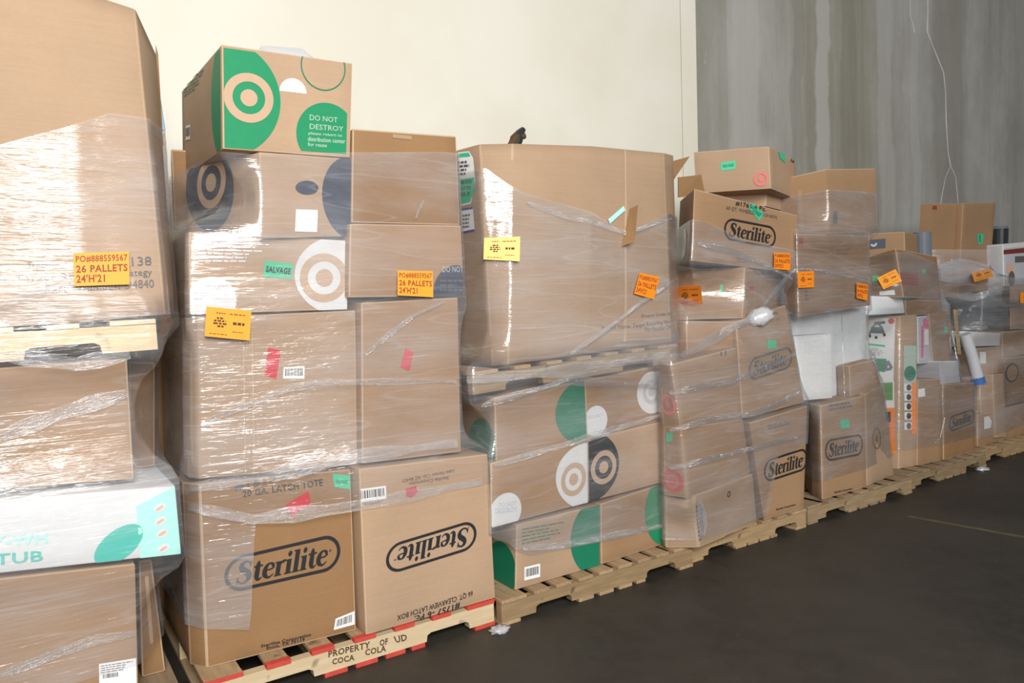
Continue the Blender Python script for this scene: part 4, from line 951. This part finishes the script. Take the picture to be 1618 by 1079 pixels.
ellipse(b.walls[0], (1598, 589), (1608, 587), (1598, 574), 'black', 'oval_mark'); ellipse(b.walls[0], (1598, 589), (1606, 587.5), (1598, 576.5), 'card_d', 'oval_mark', OFF * 2)
b = qbox('orange brown carton above the round logo carton', (1584, 566), (1640, 556), (1640, 520), (1584, 524), .2, .2, .4, 6, mat='card', group=G6)
b = qbox('long low carton at the bottom of the far right stack', (1545, None), (1640, None), (1640, 632), (1543, 656), .16, .18, .5, 6, mat='card', bul=.006, group=G6)
sticker(b.walls[0], ((1554, 678), (1564, 676), (1566, 665), (1562, 657), (1554, 659)), 'paper', 'white_sticker')

# ------------------------------------------------------------------ stretch film
def hull2(pts):
    pts = sorted(set((round(p[0], 4), round(p[1], 4)) for p in pts))
    if len(pts) < 3: return pts
    def half(ps):
        h = []
        for p in ps:
            while len(h) >= 2 and (h[-1][0] - h[-2][0]) * (p[1] - h[-2][1]) - (h[-1][1] - h[-2][1]) * (p[0] - h[-2][0]) <= 0: h.pop()
            h.append(p)
        return h
    a, b = half(pts), half(pts[::-1]); return a[:-1] + b[:-1]
def rayhull(h, c, d):
    best = 0.0
    for i in range(len(h)):
        p, q = h[i], h[(i + 1) % len(h)]
        ex, ey = q[0] - p[0], q[1] - p[1]; den = d[0] * ey - d[1] * ex
        if abs(den) < 1e-9: continue
        t = ((p[0] - c[0]) * ey - (p[1] - c[1]) * ex) / den; u = ((p[0] - c[0]) * d[1] - (p[1] - c[1]) * d[0]) / den
        if t > 0 and -1e-6 <= u <= 1 + 1e-6: best = max(best, t)
    return best
FILM = {}
def wrap(k, label, top, bot, mat='film', infl=.012, extra=(), NA=420):
    """film around stack k; top/bot: height as a function of x on the front"""
    boxes = STACK[k]
    allp = [p for b in boxes for p in b.rb + b.rt]
    cx = (min(p.x for p in allp) + max(p.x for p in allp)) / 2; cy = 0.40
    dz = .035; z0, z1 = 0.05, max(p.z for p in allp) + .1; nz = int((z1 - z0) / dz) + 1
    R = []
    ang = [2 * math.pi * j / NA for j in range(NA)]
    for i in range(nz):
        z = z0 + i * dz; pts = []
        for b in boxes:
            for a, c in zip(b.rb, b.rt):
                if a.z - .05 <= z <= c.z + .05:
                    t = min(1, max(0, (z - a.z) / (c.z - a.z))); q = a.lerp(c, t); pts.append((q.x, q.y))
                    for dx, dy in ((infl, 0), (-infl, 0), (0, infl), (0, -infl)): pts.append((q.x + dx, q.y + dy))
        h = hull2(pts) if len(pts) > 2 else None
        R.append([rayhull(h, (cx, cy), (math.cos(a), math.sin(a))) for a in ang] if h else None)
    last = None
    for i in range(nz):
        if R[i] is None: R[i] = last
        else: last = R[i]
    for i in range(nz - 1, -1, -1):
        if R[i] is None: R[i] = R[i + 1]
    for _ in range(3):                      # the film tents between proud edges
        S = [r[:] for r in R]
        for i in range(1, nz - 1):
            for j in range(NA): S[i][j] = max(R[i][j], (R[i - 1][j] + R[i + 1][j]) / 2)
        R = S
    def rad(j, z):
        f = min(nz - 1.001, max(0, (z - z0) / dz)); i = int(f); return lerp(R[i][j], R[i + 1][j], f - i)
    MV = 42; verts, uvs = [], []
    arc = [0.0]
    for j in range(NA): arc.append(arc[-1] + rad(j, 1.0) * 2 * math.pi / NA)
    for j in range(NA + 1):
        jj = j % NA; a = ang[jj]; r1 = rad(jj, 1.0); x = cx + math.cos(a) * r1
        zt, zb = top(x, a), bot(x, a)
        for m in range(MV + 1):
            z = zb + (zt - zb) * m / MV; r = rad(jj, z)
            p = Vector((cx + math.cos(a) * r, cy + math.sin(a) * r, z))
            r += .0045 * abs(noise.noise(Vector((p.x * 2, p.y * 2, z * 9)) + Vector((k * 5, 0, 0)))) + .002 * noise.noise(Vector((p.x * 9, p.y * 9, z * 40)))
            verts.append(Vector((cx + math.cos(a) * r, cy + math.sin(a) * r, z))); uvs.append((arc[j] + k * 7.3, z))
    faces = []
    for j in range(NA):
        for m in range(MV):
            b0 = j * (MV + 1) + m; faces.append((b0, b0 + MV + 1, b0 + MV + 2, b0 + 1))
    me = mesh('stretch_wrap', verts, faces, True)
    ul = me.uv_layers.new(name='UVMap')
    for l in me.loops: ul.data[l.index].uv = uvs[l.vertex_index]
    bvh = BVHTree.FromPolygons([tuple(v) for v in verts], faces)
    o = link('stretch_wrap', me, mat); tag(o, label, 'plastic wrap', 'stretch film around the stacks')
    base = Vector((cx, cy, min(v.z for v in verts))); rebase(o, base)
    FILM[k] = (o, bvh)
    return o
def hit(k, px, py, off):
    d = ray(px, py).normalized(); loc, n, i, dist = FILM[k][1].ray_cast(CO, d)
    if loc is None: return None, None
    if n.dot(d) > 0: n = -n
    return loc + n * off, n
def band(k, pts, width, mat='band', off=.006, name='film_band'):
    P = []
    for (x0, y0), (x1, y1) in zip(pts[:-1], pts[1:]):
        m = max(2, int(math.hypot(x1 - x0, y1 - y0) / 14))
        for i in range(m): P.append((x0 + (x1 - x0) * i / m, y0 + (y1 - y0) * i / m))
    P.append(pts[-1]); H_ = [hit(k, *p, off) for p in P]; H_ = [h for h in H_ if h[0] is not None]
    if len(H_) < 3: return
    v, uv = [], []; run = 0
    for i, (p, n) in enumerate(H_):
        a = H_[max(i - 1, 0)][0]; b = H_[min(i + 1, len(H_) - 1)][0]; t = (b - a).normalized(); s = n.cross(t).normalized()
        wd = width * (0.55 + .45 * math.sin(math.pi * i / (len(H_) - 1))) * (0.9 + .2 * math.sin(i * .7))
        for q, o_ in ((-1, 0), (-.3, .003), (.35, .001), (1, 0)):
            v.append(p + s * wd * q + n * o_); uv.append((run, q * .1 + width * 30))
        run += (b - a).length / 2
    f = []
    for i in range(len(H_) - 1):
        for q in range(3): f.append((4 * i + q, 4 * i + q + 1, 4 * i + q + 5, 4 * i + q + 4))
    me = mesh(name, v, f, True); ul = me.uv_layers.new(name='UVMap')
    for l in me.loops: ul.data[l.index].uv = uv[l.vertex_index]
    link(name, me, mat, FILM[k][0])
def flabel(k, quad, mat, kind='form', nrm=None):
    """paper label stuck on the film; quad = bl, br, tr, tl"""
    cq = qmap(quad, .5, .5); cp, cn = hit(k, *cq, .004)
    if cp is None: cp, cn = PY(*cq, -.03), Vector((0, -1, 0))
    if nrm is not None: cn = nrm
    P = [CO + ray(*q) * ((cp - CO).dot(cn) / ray(*q).dot(cn)) for q in quad]
    a, b, c, d = P; nrm = cn
    worst = 0
    for u in (0, .17, .33, .5, .67, .83, 1):
        for v in (0, .2, .4, .6, .8, 1):
            q = a * (1 - u) * (1 - v) + b * u * (1 - v) + c * u * v + d * (1 - u) * v
            px = qmap(quad, u, v); h, _n = hit(k, *px, .004)
            if h is not None: worst = max(worst, (h - q).dot(nrm))
    P = [p + nrm * (worst + .0025) for p in P]; a, b, c, d = P
    V = P + [p + nrm * .0008 for p in P]
    o = link('orange_label', mesh('orange_label', V, [(3, 2, 1, 0), (4, 5, 6, 7), (0, 1, 5, 4), (1, 2, 6, 5), (2, 3, 7, 6), (3, 0, 4, 7)]), mat, FILM[k][0])
    def at(u, v): return a * (1 - u) * (1 - v) + b * u * (1 - v) + c * u * v + d * (1 - u) * v + nrm * .0016
    def put(geo, u0, u1, v0, v1, m, nm):
        v, f = geo; me = mesh(nm, [at(u0 + (u1 - u0) * p[0], v0 + (v1 - v0) * p[1]) for p in v], f); t = link(nm, me, m)
        t.parent = o; t.matrix_parent_inverse = Matrix.Identity(4)
        if nm != 'printed_text': t['kind'] = 'stuff'
    if kind == 'text':
        put(text_geo('PO#888559567', .02), .04, .97, .70, .92, 'brown_ink', 'printed_text')
        put(text_geo('26 PALLETS', .03), .04, .97, .40, .63, 'brown_ink', 'printed_text')
        put(text_geo("24'H'21", .03), .04, .55, .10, .34, 'brown_ink', 'printed_text')
    elif kind == 'form':
        def rows(spec):
            v, f = [], []
            for (u0, u1, v0, v1, n) in spec:
                u = u0
                while u < u1:
                    e = min(u1, u + (u1 - u0) / n * random.uniform(.5, 1.1)); i = len(v)
                    v += [(u, v0), (e, v0), (e, v1), (u, v1)]; f.append((i, i + 1, i + 2, i + 3)); u = e + (u1 - u0) / n * .25
            return v, f
        put(rows([(.22, .42, .80, .84, 3), (.52, .88, .80, .84, 4), (.60, .85, .22, .25, 4), (.1, .5, .10, .13, 5)]), 0, 1, 0, 1, 'brown_ink', 'faint_print')
        put(rows([(.24, .40, .62, .68, 2), (.18, .44, .53, .59, 3), (.17, .46, .44, .50, 3), (.26, .40, .35, .41, 2), (.60, .86, .47, .56, 3)]), 0, 1, 0, 1, 'stencil', 'printed_entries')
    return o
def pw(pts):
    def f(x, a=0):
        if x <= pts[0][0]: return pts[0][1]
        for (x0, y0), (x1, y1) in zip(pts[:-1], pts[1:]):
            if x <= x1: return y0 + (y1 - y0) * (x - x0) / (x1 - x0)
        return pts[-1][1]
    return f
def zx(px, py, Y=-.03): p = PY(px, py, Y); return (p.x, p.z)
wrap(0, 'stretch film wrapped around the leftmost stack', pw([zx(-100, 260), zx(0, 232), zx(100, 205), zx(170, 183), zx(262, 195)]), pw([(-2, .22), (.5, .26)]), 'film_dense')
wrap(1, 'stretch film around the stack on the red painted pallet', pw([zx(290, 232), zx(410, 243), zx(560, 238), zx(722, 238)]), pw([zx(310, 1010), zx(405, 1003), zx(412, 830), zx(560, 797), zx(780, 762)]))
wrap(2, 'stretch film around the bullseye cartons and bulk carton', pw([zx(740, 260), zx(820, 305), zx(925, 335), zx(985, 370), zx(1065, 330)]), pw([zx(770, 860), zx(830, 880), zx(1050, 838)]))
wrap(3, 'stretch film around the crooked stack with knotted film', pw([zx(1060, 345), zx(1100, 350), zx(1180, 380), zx(1260, 395)]), pw([zx(1060, 850), zx(1200, 810), zx(1215, 720), zx(1270, 700)]))
wrap(4, 'stretch film around the white tub stack', pw([zx(1240, 300), zx(1311, 300), zx(1385, 300)]), pw([zx(1280, 770), zx(1412, 730)]))
wrap(5, 'stretch film around the stroller carton stack', pw([zx(1370, 410, .2), zx(1415, 400, .2), zx(1490, 420, .2), zx(1545, 560, .2)]), pw([zx(1420, 715, .1), zx(1541, 690, .1)]))
wrap(6, 'stretch film around the far right stack', pw([zx(1460, 402, .5), zx(1520, 380, .5), zx(1580, 420, .5), zx(1618, 440, .4)]), pw([zx(1545, 690, .2), zx(1640, 660, .2)]), 'film_dense')

bpy.context.view_layer.update()
flabel(0, ((117, 453), (204, 450), (203, 398), (115, 401)), 'amber', 'text')
flabel(1, ((323, 531), (394, 538), (397, 491), (326, 484)), 'amber', 'form')
flabel(1, ((627, 467), (683, 470), (682, 429), (627, 428)), 'amber', 'text')
flabel(2, ((764, 410), (821, 413), (822, 374), (765, 376)), 'yellow', 'form')
flabel(2, ((1001, 464), (1032, 473), (1041, 438), (1010, 431)), 'orange', 'text')
flabel(3, ((1076, 470), (1115, 468), (1112, 438), (1075, 440)), 'orange', 'form')
flabel(3, ((1222, 425), (1247, 427), (1248, 400), (1222, 399)), 'orange', 'text')
flabel(4, ((1260, 455), (1285, 454), (1285, 428), (1259, 430)), 'orange', 'form')
flabel(4, ((1352, 471), (1369, 475), (1370, 450), (1352, 447)), 'orange', 'text')
flabel(5, ((1397, 460), (1426, 447), (1416, 428), (1387, 442)), 'amber', 'form')
flabel(6, ((1540, 452), (1570, 443), (1565, 428), (1535, 436)), 'amber', 'form')
flabel(6, ((1611, 479), (1640, 478), (1640, 461), (1611, 462)), 'orange', 'form')

for k, pts, wd in ((0, ((0, 486), (60, 462), (110, 440), (170, 425)), .018), (0, ((0, 1066), (80, 1035), (150, 1010), (214, 1000)), .02), (0, ((0, 690), (90, 655), (200, 620)), .03), (0, ((0, 560), (120, 575), (205, 560)), .03),
                   (1, ((325, 665), (390, 640), (460, 612), (520, 604), (720, 602)), .016), (1, ((575, 560), (600, 540), (650, 500), (700, 478)), .012), (1, ((300, 770), (420, 752), (560, 722), (722, 700)), .03),
                   (1, ((300, 800), (400, 820), (560, 800), (760, 760)), .03), (1, ((655, 345), (662, 330), (668, 318)), .006),
                   (2, ((830, 320), (900, 345), (940, 352), (990, 370), (1060, 345)), .014), (2, ((900, 560), (960, 520), (1010, 480), (1070, 440)), .018), (2, ((780, 735), (900, 700), (1045, 655)), .02), (2, ((740, 600), (900, 585), (1060, 560)), .03), (2, ((760, 640), (900, 600), (1040, 610)), .025), (2, ((780, 870), (900, 860), (1045, 830)), .02),
                   (3, ((1075, 565), (1120, 540), (1160, 515), (1192, 502)), .03), (3, ((1195, 500), (1215, 470), (1240, 440), (1256, 425)), .018), (3, ((1060, 680), (1130, 660), (1190, 655), (1262, 620)), .02), (3, ((1060, 620), (1150, 605), (1255, 560)), .022), (3, ((1100, 385), (1150, 395), (1200, 415), (1250, 440)), .02), (3, ((1060, 740), (1140, 720), (1260, 690)), .02),
                   (4, ((1262, 425), (1300, 428), (1370, 445)), .010), (4, ((1328, 490), (1331, 560), (1333, 628)), .008), (4, ((1366, 530), (1384, 580), (1398, 640), (1412, 720)), .012),
                   (5, ((1487, 610), (1489, 640), (1492, 660), (1485, 690), (1476, 700)), .010), (5, ((1495, 490), (1503, 520), (1508, 555), (1514, 580)), .014), (6, ((1466, 402), (1490, 392), (1516, 382)), .02), (6, ((1470, 430), (1510, 412), (1560, 425)), .03), (6, ((1490, 465), (1540, 470), (1585, 455)), .03)):
    band(k, pts, wd)
band(6, ((1476, 432), (1520, 428), (1562, 425)), .10, 'scrap', .004, 'gathered_film')
band(3, ((1104, 790), (1110, 830), (1107, 862)), .035, 'scrap', .004, 'gathered_film')
band(3, ((1082, 345), (1083, 380), (1081, 408)), .05, 'scrap', .004, 'gathered_film')  # crinkled film at the tilted carton, its glare put in as whitish colour
# knot of gathered film on the crooked stack
kp, kn = hit(3, 1196, 500, .02)
bm = bmesh.new(); bmesh.ops.create_icosphere(bm, subdivisions=3, radius=1)
for v in bm.verts:
    n = v.co.copy(); k = 1 + .35 * noise.noise(n * 3.1); v.co = kp + (CR * n.x * .075 + CU * (n.y * .05 + n.x * .02) + kn * n.z * .035) * k
me = bm_mesh('film_knot', bm, True); link('film_knot', me, 'scrap', FILM[3][0])
# loose film scraps on the floor
def scrap(label, px, py, r):
    c = PZ(px, py, 0.0); bm = bmesh.new(); bmesh.ops.create_icosphere(bm, subdivisions=3, radius=1)
    for v in bm.verts:
        n = v.co.copy(); k = 1 + .6 * noise.noise(n * 2.5 + Vector((px, 0, 0))); v.co = c + Vector((n.x * r * k, n.y * r * .7 * k, max(0.001, .012 + n.z * .014 * k)))
    o = link('film_scrap', bm_mesh('film_scrap', bm, True), 'scrap'); tag(o, label, 'plastic scrap')
scrap('crumpled clear film scrap on the floor beside the red pallet', 790, 999, .045)
scrap('small clear film scrap on the floor at the far pallets', 1552, 743, .06)
for o in list(bpy.data.objects):
    for kx in ('_w',):
        if kx in o.keys(): del o[kx]
